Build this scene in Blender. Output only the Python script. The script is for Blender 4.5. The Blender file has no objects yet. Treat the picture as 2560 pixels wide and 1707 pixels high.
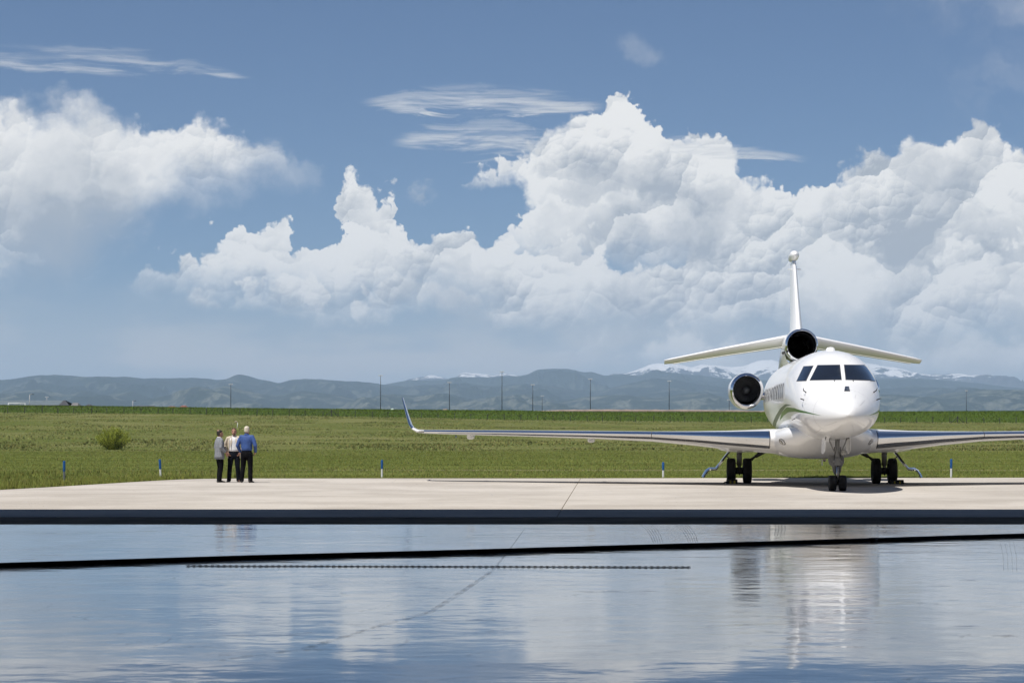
import bpy, bmesh, math, random
import numpy as np
from mathutils import Vector, Matrix
from mathutils.bvhtree import BVHTree

random.seed(7)
rng = np.random.default_rng(11)
scene = bpy.context.scene
COL = scene.collection

# ------------------------------------------------------------------ camera
F_PX, CAM_H, HORIZ = 5650.0, 1.6, 1080.0          # focal length in photo pixels, eye height, horizon row
cam_d = bpy.data.cameras.new('camera')
cam = bpy.data.objects.new('camera', cam_d)
COL.objects.link(cam)
cam.location = (0, 0, CAM_H)
cam.rotation_euler = (math.radians(90), 0, 0)
cam_d.sensor_width = 36.0
cam_d.lens = 36.0 * F_PX / 2560.0
cam_d.shift_y = (HORIZ - 853.5) / 2560.0
cam_d.clip_start = 0.1
cam_d.clip_end = 200000.0
cam_d.dof.use_dof = True
cam_d.dof.focus_distance = 66.0
cam_d.dof.aperture_fstop = 8.0
scene.camera = cam

# ------------------------------------------------------------------ sun
SUN_DX, SUN_DY = 0.31, 0.40                       # shadow offset per metre of height
sun_vec = Vector((-SUN_DX, -SUN_DY, 1.0)).normalized()   # towards the sun
sun_el = math.asin(sun_vec.z)
sun_az = math.atan2(sun_vec.x, sun_vec.y)
sd = bpy.data.lights.new('sun', 'SUN')
sd.energy = 5.0
sd.angle = math.radians(0.53)
sd.color = (1.0, 0.96, 0.91)
sun = bpy.data.objects.new('sun', sd)
COL.objects.link(sun)
sun.rotation_euler = (-sun_vec).to_track_quat('-Z', 'Y').to_euler()
sun.location = (-30, 40, 80)

# ------------------------------------------------------------------ render settings
scene.render.engine = 'CYCLES'
scene.view_settings.view_transform = 'Standard'
scene.view_settings.look = 'None'
scene.view_settings.exposure = 0.12
scene.view_settings.gamma = 1.0
scene.view_settings.use_curve_mapping = False
cy = scene.cycles
cy.use_denoising = True
try:
    cy.denoiser = 'OPENIMAGEDENOISE'
    cy.denoising_prefilter = 'ACCURATE'
except Exception:
    pass
cy.use_adaptive_sampling = True
cy.adaptive_threshold = 0.012
cy.adaptive_min_samples = 12
cy.max_bounces = 8
cy.diffuse_bounces = 3
cy.glossy_bounces = 4
cy.transmission_bounces = 4
cy.volume_bounces = 2
cy.caustics_reflective = False
cy.caustics_refractive = False
cy.sample_clamp_indirect = 6.0

# ------------------------------------------------------------------ node helper
class NG:
    """small wrapper: every method adds a node and returns its output socket"""
    def __init__(self, tree):
        self.t = tree
    def new(self, kind):
        return self.t.nodes.new(kind)
    def put(self, sock, v):
        if isinstance(v, bpy.types.NodeSocket):
            self.t.links.new(v, sock)
        elif v is not None:
            sock.default_value = v
    def m(self, op, a, b=None, c=None, clamp=False):
        n = self.new('ShaderNodeMath'); n.operation = op; n.use_clamp = clamp
        for i, v in enumerate((a, b, c)):
            self.put(n.inputs[i], v)
        return n.outputs[0]
    def v(self, op, a, b=None, out=0):
        n = self.new('ShaderNodeVectorMath'); n.operation = op
        self.put(n.inputs[0], a)
        if b is not None:
            self.put(n.inputs[3 if op == 'SCALE' else 1], b)
        return n.outputs[out]
    def sep(self, a):
        n = self.new('ShaderNodeSeparateXYZ'); self.put(n.inputs[0], a); return n.outputs
    def comb(self, x=0.0, y=0.0, z=0.0):
        n = self.new('ShaderNodeCombineXYZ')
        for i, v in enumerate((x, y, z)):
            self.put(n.inputs[i], v)
        return n.outputs[0]
    def noise(self, vec, scale=1.0, detail=4.0, rough=0.5, lac=2.0, dist=0.0, dim='3D', kind='FBM', norm=True, color=False):
        n = self.new('ShaderNodeTexNoise'); n.noise_dimensions = dim; n.noise_type = kind
        if kind == 'FBM':
            n.normalize = norm
        self.put(n.inputs['Vector'], vec)
        n.inputs['Scale'].default_value = scale; n.inputs['Detail'].default_value = detail
        n.inputs['Roughness'].default_value = rough; n.inputs['Lacunarity'].default_value = lac
        n.inputs['Distortion'].default_value = dist
        return n.outputs[1 if color else 0]
    def voro(self, vec, scale=1.0, detail=0.0, rough=0.5, dim='2D', feature='F1', out=0, rnd=1.0):
        n = self.new('ShaderNodeTexVoronoi'); n.voronoi_dimensions = dim; n.feature = feature
        self.put(n.inputs['Vector'], vec); n.inputs['Scale'].default_value = scale
        if 'Detail' in n.inputs and feature != 'DISTANCE_TO_EDGE':
            n.inputs['Detail'].default_value = detail; n.inputs['Roughness'].default_value = rough
        n.inputs['Randomness'].default_value = rnd
        return n.outputs[out]
    def map(self, v, a, b, c=0.0, d=1.0, smooth=True):
        n = self.new('ShaderNodeMapRange'); n.interpolation_type = 'SMOOTHSTEP' if smooth else 'LINEAR'
        n.clamp = True
        for i, x in enumerate((v, a, b, c, d)):
            self.put(n.inputs[i], x)
        return n.outputs[0]
    def mix(self, fac, a, b, kind='MIX'):
        n = self.new('ShaderNodeMix'); n.data_type = 'RGBA'; n.blend_type = kind
        n.clamp_factor = True
        self.put(n.inputs[0], fac)
        for i, x in ((6, a), (7, b)):
            if isinstance(x, (tuple, list)) and len(x) == 3:
                x = (*x, 1.0)
            self.put(n.inputs[i], x)
        return n.outputs[2]
    def curve(self, v, pts, x0, x1, y0, y1):
        """piecewise-linear lookup through pts, scaled to the node's unit square"""
        n = self.new('ShaderNodeFloatCurve')
        c = n.mapping.curves[0]
        P = sorted(((x - x0) / (x1 - x0), (y - y0) / (y1 - y0)) for x, y in pts)
        while len(c.points) > 2:
            c.points.remove(c.points[-1])
        c.points[0].location = P[0]; c.points[1].location = P[-1]
        for p in P[1:-1]:
            c.points.new(*p)
        for p in c.points:
            p.handle_type = 'VECTOR'
        n.mapping.extend = 'HORIZONTAL'
        n.mapping.use_clip = False
        n.mapping.update()
        self.put(n.inputs['Value'], self.m('DIVIDE', self.m('SUBTRACT', v, x0), x1 - x0))
        return self.m('MULTIPLY_ADD', n.outputs[0], y1 - y0, y0)

# ------------------------------------------------------------------ world: physical sky with a layer of clouds
world = bpy.data.worlds.new('World')
scene.world = world
world.use_nodes = True
world.cycles.sampling_method = 'MANUAL'
world.cycles.sample_map_resolution = 512
wt = world.node_tree
wt.nodes.clear()
g = NG(wt)
wout = g.new('ShaderNodeOutputWorld')
bg = g.new('ShaderNodeBackground')
wt.links.new(bg.outputs[0], wout.inputs[0])
SKY_STRENGTH = 0.054
bg.inputs['Strength'].default_value = SKY_STRENGTH
sky = g.new('ShaderNodeTexSky')
sky.sky_type = 'NISHITA'
sky.sun_disc = False
sky.sun_elevation = sun_el
sky.sun_rotation = sun_az
sky.altitude = 2600.0
sky.air_density = 1.0
sky.dust_density = 0.25
sky.ozone_density = 3.0
sky_col = g.mix(1.0, sky.outputs[0], (0.86, 0.98, 1.16), 'MULTIPLY')

# cloud coordinates: azimuth and elevation, 1 unit = 100 photo pixels (1.01 degree); U 12.8 is straight ahead, V 0 the horizon
tc = g.new('ShaderNodeTexCoord')
dx, dy, dz = g.sep(tc.outputs['Generated'])
U = g.m('MULTIPLY_ADD', g.m('ARCTAN2', dx, dy), F_PX / 100.0, 12.8)
V = g.m('MULTIPLY', g.m('ARCSINE', dz), F_PX / 100.0)
P = g.comb(U, V, 0.0)
K = 1.0884 / 100.0                                   # display pixels -> units
def cu(x): return x * K
def cv(y): return (HORIZ - y * 1.0884) / 100.0

# shared cumulus structure: a warp plus billows, and the same billows a little way towards the sun
HALF = (0.5, 0.5, 0.5)
big = g.v('SUBTRACT', g.noise(P, 0.45, 1.0, 0.5, color=True, dim='2D'), HALF)
fine = g.v('SUBTRACT', g.noise(P, 1.5, 6.0, 0.62, color=True, dim='2D'), HALF)
PW = g.v('ADD', P, g.v('ADD', g.v('SCALE', big, 1.1), g.v('SCALE', fine, 0.8)))
UW, VW, _ = g.sep(PW)
PB = g.v('ADD', P, g.v('SCALE', fine, 0.38))
def billow(p):
    return g.voro(p, 0.95, 3.0, 0.6, '2D')
B0 = billow(PB)                                      # 0 at the middle of a puff
def heads(vec, sc):
    """rounded heads: how far a point lies towards the sun from the middle of its own puff"""
    pos_ = g.voro(vec, sc, 0.0, 0.5, '2D', out=2)
    n = g.new('ShaderNodeVectorMath'); n.operation = 'DOT_PRODUCT'
    g.put(n.inputs[0], g.v('SUBTRACT', vec, pos_)); n.inputs[1].default_value = (-0.40 * sc, 0.92 * sc, 0.0)
    return n.outputs['Value']
PL = g.v('ADD', P, g.v('SCALE', fine, 0.55))
h1 = heads(PL, 0.40)
h2 = heads(PB, 0.95)
h3 = heads(g.v('ADD', P, g.v('SCALE', fine, 0.22)), 2.3)
h4 = heads(g.v('ADD', P, g.v('SCALE', fine, 0.25)), 5.2)
grain = g.noise(PW, 0.30, 4.0, 0.64, dim='2D')       # large soft light and dark areas inside a bank
UN = g.m('MULTIPLY_ADD', UW, 1.0 / cu(3400), 500.0 / 3400.0)
TOPV = 12.0                                          # curves hold elevation / TOPV
puffs = g.m('SUBTRACT', 0.40, B0)
rough_amt = g.map(g.sep(big)[0], -0.16, 0.16, 0.15, 1.15)   # heads stand out in some places and melt away in others
puffy = g.m('MULTIPLY', rough_amt, g.m('MULTIPLY_ADD', h2, 0.62, g.m('MULTIPLY_ADD', h3, 0.36, g.m('MULTIPLY', h4, 0.20))))
light = g.m('ADD', g.m('MULTIPLY_ADD', h1, 0.62, puffy), g.m('MULTIPLY_ADD', grain, 2.3, -1.15))
edge_s = g.map(grain, 0.36, 0.62, 2.6, 0.75)           # some edges crisp, some dissolving
WHITE = (16.8, 16.5, 16.1)
GREY = (7.5, 8.1, 9.1)
col = sky_col
def lut(v, pts):
    n = g.new('ShaderNodeFloatCurve')
    c = n.mapping.curves[0]
    while len(c.points) > 2:
        c.points.remove(c.points[-1])
    Q = [((x + 500.0) / 3400.0, max(0.0, cv(y)) / TOPV) for x, y in pts]
    if Q[0][0] > 0.002: Q.insert(0, (0.0, Q[0][1]))
    if Q[-1][0] < 0.998: Q.append((1.0, Q[-1][1]))
    c.points[0].location = Q[0]; c.points[1].location = Q[-1]
    for q in Q[1:-1]:
        c.points.new(*q)
    for p_ in c.points:
        p_.handle_type = 'VECTOR'
    n.mapping.extend = 'HORIZONTAL'; n.mapping.use_clip = False
    n.mapping.update()
    g.put(n.inputs['Value'], v)
    return n.outputs[0]
def layer(col, top, base, soft=0.30, depth=1.8, bsoft=1.0, opacity=1.0, puff=0.75, embk=1.0, lift=0.0):
    """a bank of cumulus: top and base outlines as (x, y) in display pixels"""
    top = [(top[0][0] - 40, top[0][1] + 260)] + top + [(top[-1][0] + 40, top[-1][1] + 260)]
    Fd = g.m('MULTIPLY_ADD', lut(UN, top), TOPV, g.m('MULTIPLY_ADD', puffs, puff, g.m('SUBTRACT', 0.0, VW)))
    db = g.m('MULTIPLY_ADD', lut(UN, base), -TOPV, VW)
    a = g.m('MULTIPLY', g.map(Fd, 0.0, g.m('MULTIPLY', edge_s, soft), 0.0, opacity), g.map(db, 0.0, bsoft))
    sh = g.m('MULTIPLY_ADD', light, embk, g.map(Fd, -0.1, depth, 0.86 + lift, 0.20 + lift, False), clamp=True)
    return g.mix(a, col, g.mix(sh, GREY, WHITE))

# ---- thin cirrus: streaks drawn out along the wind
PS = g.v('MULTIPLY', P, (0.30, 2.6, 1.0))
fib = g.noise(g.v('ADD', PS, g.v('SCALE', big, 1.2)), 1.1, 5.0, 0.66, dim='2D')
fib2 = g.noise(g.v('MULTIPLY', P, (0.45, 8.0, 1.0)), 1.0, 3.0, 0.6, dim='2D')
def streak(col, line, half, strength, sharp_below=False):
    x0, x1 = cu(line[0][0]), cu(line[-1][0])
    C = g.curve(U, [(cu(x), cv(y)) for x, y in line], x0, x1, -2.0, 12.0)
    H = g.curve(U, [(cu(x), h * K) for x, h in half], x0, x1, 0.0, 2.0)
    dv = g.m('DIVIDE', g.m('SUBTRACT', V, C), g.m('MAXIMUM', H, 0.01))
    dv = g.m('ADD', dv, g.m('MULTIPLY', g.m('SUBTRACT', fib, 0.5), 3.6))
    a = g.m('MULTIPLY', g.map(dv, 1.0, -0.2), g.map(dv, -1.25, -0.75 if sharp_below else -0.1))
    a = g.m('MULTIPLY', a, g.m('MULTIPLY', g.map(U, x0, x0 + 0.7), g.map(U, x1, x1 - 0.7)))
    a = g.m('MULTIPLY', a, g.m('MULTIPLY', g.map(fib, 0.30, 0.62, 0.35, 1.0), g.map(fib2, 0.32, 0.62, 0.30, 1.0)))
    return g.mix(g.m('MULTIPLY', a, strength), col, (12.2, 12.4, 12.8))
col = streak(col, [(-260, 190), (0, 160), (150, 150), (300, 155), (450, 172), (590, 192)], [(-260, 25), (0, 22), (250, 34), (450, 20), (590, 4)], 0.62)
col = streak(col, [(820, 244), (950, 232), (1100, 228), (1250, 234), (1400, 250)], [(820, 6), (950, 30), (1100, 34), (1400, 18)], 0.85, True)
col = streak(col, [(890, 330), (1000, 312), (1150, 310), (1300, 330)], [(890, 8), (1000, 36), (1150, 48), (1300, 40)], 0.85)
# faint veil high on the right, and a wisp
veil = grain
va = g.m('MULTIPLY', g.map(g.m('ADD', U, g.m('MULTIPLY', grain, 3.0)), 23.5, 28.5), g.map(veil, 0.36, 0.72))
va = g.m('MULTIPLY', va, g.map(V, 6.5, 8.2))
va = g.m('MULTIPLY', va, g.map(U, 33.0, 29.0))
col = g.mix(g.m('MULTIPLY', va, 0.55), col, (9.6, 10.0, 11.2))
wv = g.v('LENGTH', g.v('MULTIPLY', g.v('SUBTRACT', g.v('ADD', g.comb(g.m('ADD', U, g.m('MULTIPLY', V, 0.9)), V, 0.0), g.v('SCALE', fine, 0.9)), (cu(1470) + 0.9 * cv(125), cv(125), 0.0)), (1.6, 1.7, 1.0)), out=1)
col = g.mix(g.m('MULTIPLY', g.map(wv, 0.95, 0.0), g.map(veil, 0.35, 0.7, 0.1, 0.5)), col, (10.5, 10.8, 11.6))

# ---- low, far clouds near the horizon, then nearer banks one over another
lo = g.noise(g.v('MULTIPLY', P, (0.35, 1.0, 1.0)), 0.9, 3.0, 0.55, dim='2D')
la = g.m('MULTIPLY', g.map(V, 4.2, 0.6, 0.0, 0.9), g.map(lo, 0.34, 0.64, 0.5, 1.0))
col = g.mix(la, col, (15.6, 14.2, 12.8))
# everywhere outside the frame the same kind of cumulus goes on
gn = g.noise(g.v('MULTIPLY', P, (0.75, 1.0, 1.0)), 0.16, 4.0, 0.55, dim='2D')
Fg = g.m('SUBTRACT', g.m('ADD', gn, g.m('MULTIPLY', puffs, 0.16)), g.map(V, 2.0, 11.0, 0.44, 0.72))
outside = g.m('MAXIMUM', g.map(U, -1.0, -4.0), g.map(U, 27.0, 30.0))
ga = g.m('MULTIPLY', g.m('MULTIPLY', g.map(Fg, 0.0, 0.045), outside), g.map(V, 0.2, 1.6))
gs = g.m('ADD', g.map(Fg, 0.0, 0.2, 0.95, 0.4, False), light, clamp=True)
col = g.mix(ga, col, g.mix(gs, GREY, WHITE))

col = layer(col, [(900, 790), (1050, 740), (1300, 700), (1600, 690), (2000, 700), (2400, 690), (2900, 700)],
            [(900, 850), (1400, 880), (2900, 880)], soft=1.2, depth=2.6, bsoft=0.8, puff=1.1, lift=0.28, opacity=0.9)
# left cumulus: soft rear head, then the greyer front
col = layer(col, [(-500, 330), (-300, 250), (-100, 262), (0, 235), (60, 222), (130, 205), (215, 208), (280, 248), (330, 275), (420, 285), (480, 262), (540, 270), (600, 315), (680, 345), (760, 400)],
            [(-500, 640), (0, 620), (250, 540), (450, 500), (600, 470), (760, 440)], soft=0.35, depth=3.6, bsoft=1.6, puff=0.35, embk=0.5, lift=0.12)
col = layer(col, [(-500, 420), (-200, 380), (0, 385), (80, 398), (160, 345), (210, 318), (270, 318), (330, 332), (420, 355), (480, 430), (500, 480)],
            [(-500, 740), (0, 730), (150, 700), (280, 640), (380, 540), (500, 470)], soft=0.4, depth=2.2, bsoft=2.2, puff=0.7, lift=0.02, opacity=0.85)
col = layer(col, [(-500, 520), (-60, 585), (40, 590), (80, 640), (120, 690)], [(-500, 690), (0, 665), (120, 665)], soft=0.35, depth=1.0, bsoft=0.6, lift=0.1, opacity=0.8)
# centre: towers behind
col = layer(col, [(1040, 430), (1070, 385), (1120, 365), (1180, 365), (1240, 285), (1320, 258), (1380, 225), (1430, 205), (1480, 240), (1540, 262), (1600, 258), (1640, 300), (1700, 370), (1760, 420)],
            [(1040, 440), (1180, 440), (1250, 560), (1760, 560)], soft=0.16, depth=2.4, bsoft=0.5, puff=0.6, lift=0.06)
col = layer(col, [(765, 540), (778, 470), (792, 400), (800, 350), (822, 340), (842, 395), (866, 398), (886, 362), (908, 378), (925, 430), (955, 470), (1000, 510)],
            [(770, 600), (1000, 600)], soft=0.2, depth=1.6, bsoft=0.5, puff=0.95, lift=0.08)
col = layer(col, [(935, 420), (955, 385), (985, 378), (1015, 395), (1030, 430)], [(935, 430), (985, 470), (1030, 440)], soft=0.3, depth=1.0, bsoft=0.5, puff=0.5, opacity=0.75)
col = streak(col, [(1500, 335), (1600, 340), (1700, 354), (1780, 366), (1860, 376)], [(1500, 20), (1600, 24), (1720, 17), (1860, 8)], 0.95, True)
# right bank, rear
col = layer(col, [(1560, 520), (1650, 400), (1700, 385), (1760, 395), (1800, 390), (1880, 372), (1950, 345), (2000, 300), (2080, 275), (2150, 290), (2200, 265), (2260, 275), (2300, 330), (2400, 350), (2600, 300), (2900, 420)],
            [(1560, 760), (2000, 780), (2400, 780), (2900, 700)], soft=0.16, depth=2.8, bsoft=1.6, puff=0.7, lift=0.05)
col = layer(col, [(1130, 520), (1200, 440), (1300, 415), (1400, 380), (1520, 400), (1640, 430), (1700, 470), (1760, 540)],
            [(1130, 600), (1300, 640), (1760, 650)], soft=0.2, depth=2.0, bsoft=1.2, puff=0.75, lift=0.04)
# main bank across the middle
col = layer(col, [(300, 640), (350, 590), (420, 540), (440, 490), (500, 500), (560, 470), (620, 460), (670, 500), (750, 522), (800, 500), (860, 480), (930, 500), (1000, 488), (1080, 495), (1150, 515), (1220, 500), (1300, 500), (1400, 530), (1500, 560), (1650, 520), (1800, 560), (1950, 540), (2100, 560), (2300, 520), (2600, 540)],
            [(300, 650), (340, 700), (500, 740), (760, 745), (1000, 760), (1400, 810), (1800, 830), (2600, 830)], soft=0.16, depth=2.4, bsoft=1.7, puff=0.8, lift=0.05)
col = layer(col, [(330, 690), (380, 640), (480, 628), (560, 640), (640, 610), (740, 600), (820, 640), (900, 600), (1000, 590), (1100, 640), (1200, 610), (1320, 580), (1440, 560), (1520, 610), (1600, 660)],
            [(330, 705), (500, 735), (760, 745), (1100, 765), (1600, 770)], soft=0.22, depth=1.6, bsoft=0.9, puff=0.9, lift=0.0, opacity=0.9)
col = layer(col, [(1500, 720), (1600, 690), (1660, 640), (1720, 650), (1800, 600), (1950, 610), (2050, 600), (2150, 660), (2250, 610), (2330, 570), (2600, 560)],
            [(1500, 750), (1800, 745), (2000, 720), (2200, 740), (2600, 750)], soft=0.25, depth=1.5, bsoft=0.8, puff=0.9, opacity=0.8)
col = layer(col, [(760, 740), (860, 700), (960, 690), (1060, 720), (1200, 745), (1300, 720), (1400, 735), (1550, 750), (1700, 735), (1850, 760)],
            [(760, 755), (1000, 765), (1850, 800)], soft=0.4, depth=1.0, bsoft=0.5, puff=0.8, opacity=0.7)
col = layer(col, [(820, 805), (880, 775), (940, 768), (990, 790), (1060, 815)], [(820, 815), (1060, 830)], soft=0.4, depth=0.9, bsoft=0.3, puff=0.3, opacity=0.35)
wt.links.new(col, bg.inputs[0])

# ================================================================== helpers
def wx(px, d): return (px - 1280.0) / F_PX * d
def wz(py, d): return CAM_H + (HORIZ - py) * d / F_PX
def gd(py): return F_PX * CAM_H / (py - HORIZ)       # distance of a point on the flat ground seen at that row

def link(o, parent=None):
    COL.objects.link(o)
    if parent is not None:
        o.parent = parent
    return o
def tag(o, label=None, cat=None, group=None, kind=None):
    if label: o['label'] = label
    if cat: o['category'] = cat
    if group: o['group'] = group
    if kind: o['kind'] = kind
    return o
def empty(name, loc=(0, 0, 0), rz=0.0, **kw):
    o = bpy.data.objects.new(name, None)
    o.empty_display_size = 0.3
    o.location = loc; o.rotation_euler = (0, 0, rz)
    link(o)
    return tag(o, **kw)
def mesh_obj(name, verts, faces, mat=None, parent=None, smooth=False, loc=None, **kw):
    me = bpy.data.meshes.new(name)
    if isinstance(verts, np.ndarray): verts = verts.tolist()
    if isinstance(faces, np.ndarray): faces = faces.tolist()
    me.from_pydata(verts, [], faces)
    me.update()
    if mat: me.materials.append(mat)
    if smooth:
        me.shade_smooth()
    o = bpy.data.objects.new(name, me)
    link(o, parent)
    if loc is not None: o.location = loc
    return tag(o, **kw)
def share(o, parent=None, loc=None, rot=None, scale=None):
    c = o.copy()
    COL.objects.link(c)
    c.parent = parent
    if loc is not None: c.location = loc
    if rot is not None: c.rotation_euler = rot
    if scale is not None: c.scale = scale
    return c

class MB:
    """collects shapes into one mesh"""
    def __init__(self): self.v = []; self.f = []
    def add(self, V, Fc):
        n = len(self.v)
        self.v += [tuple(map(float, p)) for p in V]
        self.f += [tuple(i + n for i in q) for q in Fc]
        return self
    def box(self, lo, hi):
        x0, y0, z0 = lo; x1, y1, z1 = hi
        return self.add([(x0, y0, z0), (x1, y0, z0), (x1, y1, z0), (x0, y1, z0), (x0, y0, z1), (x1, y0, z1), (x1, y1, z1), (x0, y1, z1)],
                        [(3, 2, 1, 0), (4, 5, 6, 7), (0, 1, 5, 4), (1, 2, 6, 5), (2, 3, 7, 6), (3, 0, 4, 7)])
    def loft(self, rings, cap=True, closed=True):
        n = len(rings[0]); V = [p for r in rings for p in r]; Fc = []
        for i in range(len(rings) - 1):
            for j in range(n if closed else n - 1):
                a = i * n + j; b = i * n + (j + 1) % n
                Fc.append((a, b, b + n, a + n))
        if cap:
            Fc.append(tuple(range(n - 1, -1, -1))); k = (len(rings) - 1) * n
            Fc.append(tuple(range(k, k + n)))
        return self.add(V, Fc)
    def tube(self, pts, rad, n=10, cap=True, flat=1.0):
        pts = [Vector(p) for p in pts]
        if not isinstance(rad, (list, tuple)): rad = [rad] * len(pts)
        rings = []; a = None
        for i, p in enumerate(pts):
            t = (pts[min(i + 1, len(pts) - 1)] - pts[max(i - 1, 0)]).normalized()
            if a is None:
                ref = Vector((0, 0, 1)) if abs(t.z) < 0.9 else Vector((0, 1, 0))
                a = t.cross(ref).normalized()
            else:
                a = (a - t * a.dot(t)).normalized()   # carry the frame along so the tube never twists
            b = t.cross(a).normalized()
            rings.append([p + (a * math.cos(2 * math.pi * k / n) + b * math.sin(2 * math.pi * k / n) * flat) * rad[i] for k in range(n)])
        return self.loft(rings, cap)
    def lathe(self, prof, axis='y', center=(0, 0, 0), n=32, sx=1.0, fz=None):
        """prof: (along, radius); revolved about the axis through center"""
        rings = []
        c = Vector(center)
        for t, r in prof:
            ring = []
            for k in range(n):
                a = 2 * math.pi * k / n
                u, w = math.cos(a) * r * sx, math.sin(a) * r
                if fz: w = w * (fz if w < 0 else 1.0)
                ring.append(c + (Vector((u, t, w)) if axis == 'y' else Vector((t, u, w)) if axis == 'x' else Vector((u, w, t))))
            rings.append(ring)
        return self.loft(rings, cap=False)
    def build(self, name, mat=None, parent=None, smooth=False, **kw):
        return mesh_obj(name, self.v, self.f, mat, parent, smooth, **kw)

def autosmooth(o, ang=35):
    """smooth shading with sharp edges kept"""
    me = o.data
    me.shade_smooth()
    try:
        me.set_sharp_from_angle(angle=math.radians(ang))
    except Exception:
        pass
    return o

# numpy value noise
_perm = rng.permutation(4096)
def vnoise(x, y, seed=0):
    xi = np.floor(x).astype(int); yi = np.floor(y).astype(int)
    fx = x - xi; fy = y - yi
    fx = fx * fx * fx * (fx * (fx * 6 - 15) + 10); fy = fy * fy * fy * (fy * (fy * 6 - 15) + 10)
    def h(a, b):
        return _perm[(_perm[(a + seed * 131) & 4095] + b * 57) & 4095] / 4095.0
    a = h(xi, yi); b = h(xi + 1, yi); c = h(xi, yi + 1); d = h(xi + 1, yi + 1)
    return (a * (1 - fx) + b * fx) * (1 - fy) + (c * (1 - fx) + d * fx) * fy
def fbm(x, y, oct=5, seed=0, gain=0.5):
    s = 0; a = 1; t = 0
    for i in range(oct):
        s = s + a * vnoise(x * 2 ** i + 17.3 * i, y * 2 ** i + 9.1 * i, seed + i); t += a; a *= gain
    return s / t
def ridged(x, y, oct=5, seed=0, gain=0.5):
    s = 0; a = 1; t = 0
    for i in range(oct):
        s = s + a * (1 - np.abs(2 * vnoise(x * 2 ** i + 3.7 * i, y * 2 ** i + 5.1 * i, seed + i) - 1)); t += a; a *= gain
    return s / t

# ================================================================== materials
def pmat(name, color, rough=0.5, metal=0.0, coat=0.0, spec=0.5, var=0.0, vscale=5.0, bump=0.0, bscale=20.0, coat_rough=0.03):
    m = bpy.data.materials.new(name)
    m.use_nodes = True
    t = m.node_tree; b = t.nodes['Principled BSDF']; k = NG(t)
    b.inputs['Base Color'].default_value = (*color, 1)
    b.inputs['Roughness'].default_value = rough
    b.inputs['Metallic'].default_value = metal
    b.inputs['Specular IOR Level'].default_value = spec
    b.inputs['Coat Weight'].default_value = coat
    b.inputs['Coat Roughness'].default_value = coat_rough
    if var or bump:
        tcn = k.new('ShaderNodeTexCoord').outputs['Object']
    if var:
        n = k.noise(tcn, vscale, 5.0, 0.6)
        lo = tuple(c * (1 - var) for c in color); hi = tuple(min(1, c * (1 + var)) for c in color)
        t.links.new(k.mix(k.map(n, 0.3, 0.7), lo, hi), b.inputs['Base Color'])
    if bump:
        bn = k.new('ShaderNodeBump'); bn.inputs['Strength'].default_value = bump; bn.inputs['Distance'].default_value = 0.02
        t.links.new(k.noise(tcn, bscale, 4.0, 0.6), bn.inputs['Height'])
        t.links.new(bn.outputs[0], b.inputs['Normal'])
    return m
def nodes_of(m):
    return m.node_tree, m.node_tree.nodes['Principled BSDF'], NG(m.node_tree)

M_steel = pmat('galvanised_steel', (0.32, 0.33, 0.34), 0.45, 0.8, var=0.15, vscale=3)
M_darksteel = pmat('dark_steel', (0.05, 0.052, 0.055), 0.5, 0.6, var=0.2)
M_rubber = pmat('black_rubber', (0.012, 0.012, 0.013), 0.75, var=0.3, vscale=12, bump=0.3, bscale=60)
M_hose = pmat('hose_rubber', (0.010, 0.010, 0.011), 0.55, var=0.3, vscale=3)
M_whitepost = pmat('white_plastic', (0.75, 0.75, 0.74), 0.45, var=0.06)
M_bluepost = pmat('blue_plastic', (0.008, 0.075, 0.24), 0.4, var=0.1)
M_wood = pmat('weathered_wood', (0.05, 0.045, 0.04), 0.9, var=0.3)

# ---- concrete apron
M_concrete = pmat('apron_concrete', (0.45, 0.41, 0.36), 0.9, spec=0.0)
t, b, k = nodes_of(M_concrete)
pos = k.new('ShaderNodeNewGeometry').outputs['Position']
n1 = k.noise(pos, 0.25, 6.0, 0.65); n2 = k.noise(k.v('MULTIPLY', pos, (0.16, 2.2, 1.0)), 1.2, 5.0, 0.6); n3 = k.noise(pos, 9.0, 4.0, 0.7)
cc = k.mix(k.map(n1, 0.35, 0.65), (0.40, 0.365, 0.32), (0.50, 0.462, 0.41))
cc = k.mix(k.map(n2, 0.55, 0.78, 0.0, 0.5), cc, (0.36, 0.325, 0.28))
cc = k.mix(k.map(n3, 0.62, 0.8, 0.0, 0.35), cc, (0.30, 0.28, 0.25))
n4 = k.noise(pos, 0.9, 5.0, 0.7)
cc = k.mix(k.map(n4, 0.66, 0.74, 0.0, 0.5), cc, (0.47, 0.38, 0.28))
t.links.new(cc, b.inputs['Base Color'])
M_threshold = pmat('threshold_concrete', (0.20, 0.175, 0.14), 0.9, spec=0.0, var=0.25, vscale=0.8)
M_sealant = pmat('joint_sealant', (0.24, 0.20, 0.14), 0.9, spec=0.0)

# ---- sealed hangar floor
M_floor = pmat('sealed_floor', (0.10, 0.105, 0.115), 0.13, spec=0.5, coat=0.45, coat_rough=0.05)
t, b, k = nodes_of(M_floor)
pos = k.new('ShaderNodeNewGeometry').outputs['Position']
s1 = k.noise(k.v('MULTIPLY', pos, (1.0, 0.45, 1.0)), 0.9, 6.0, 0.65)
s2 = k.noise(k.v('MULTIPLY', pos, (0.5, 1.0, 1.0)), 3.5, 5.0, 0.7)
fc = k.mix(k.map(s1, 0.35, 0.7), (0.19, 0.18, 0.165), (0.32, 0.30, 0.27))
smear = k.m('MAXIMUM', k.map(s2, 0.60, 0.74), k.map(k.noise(k.v('MULTIPLY', pos, (0.35, 1.6, 1.0)), 1.1, 6.0, 0.72), 0.58, 0.76))
fc = k.mix(k.m('MULTIPLY', smear, 0.7), fc, (0.045, 0.045, 0.05))
t.links.new(fc, b.inputs['Base Color'])
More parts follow.
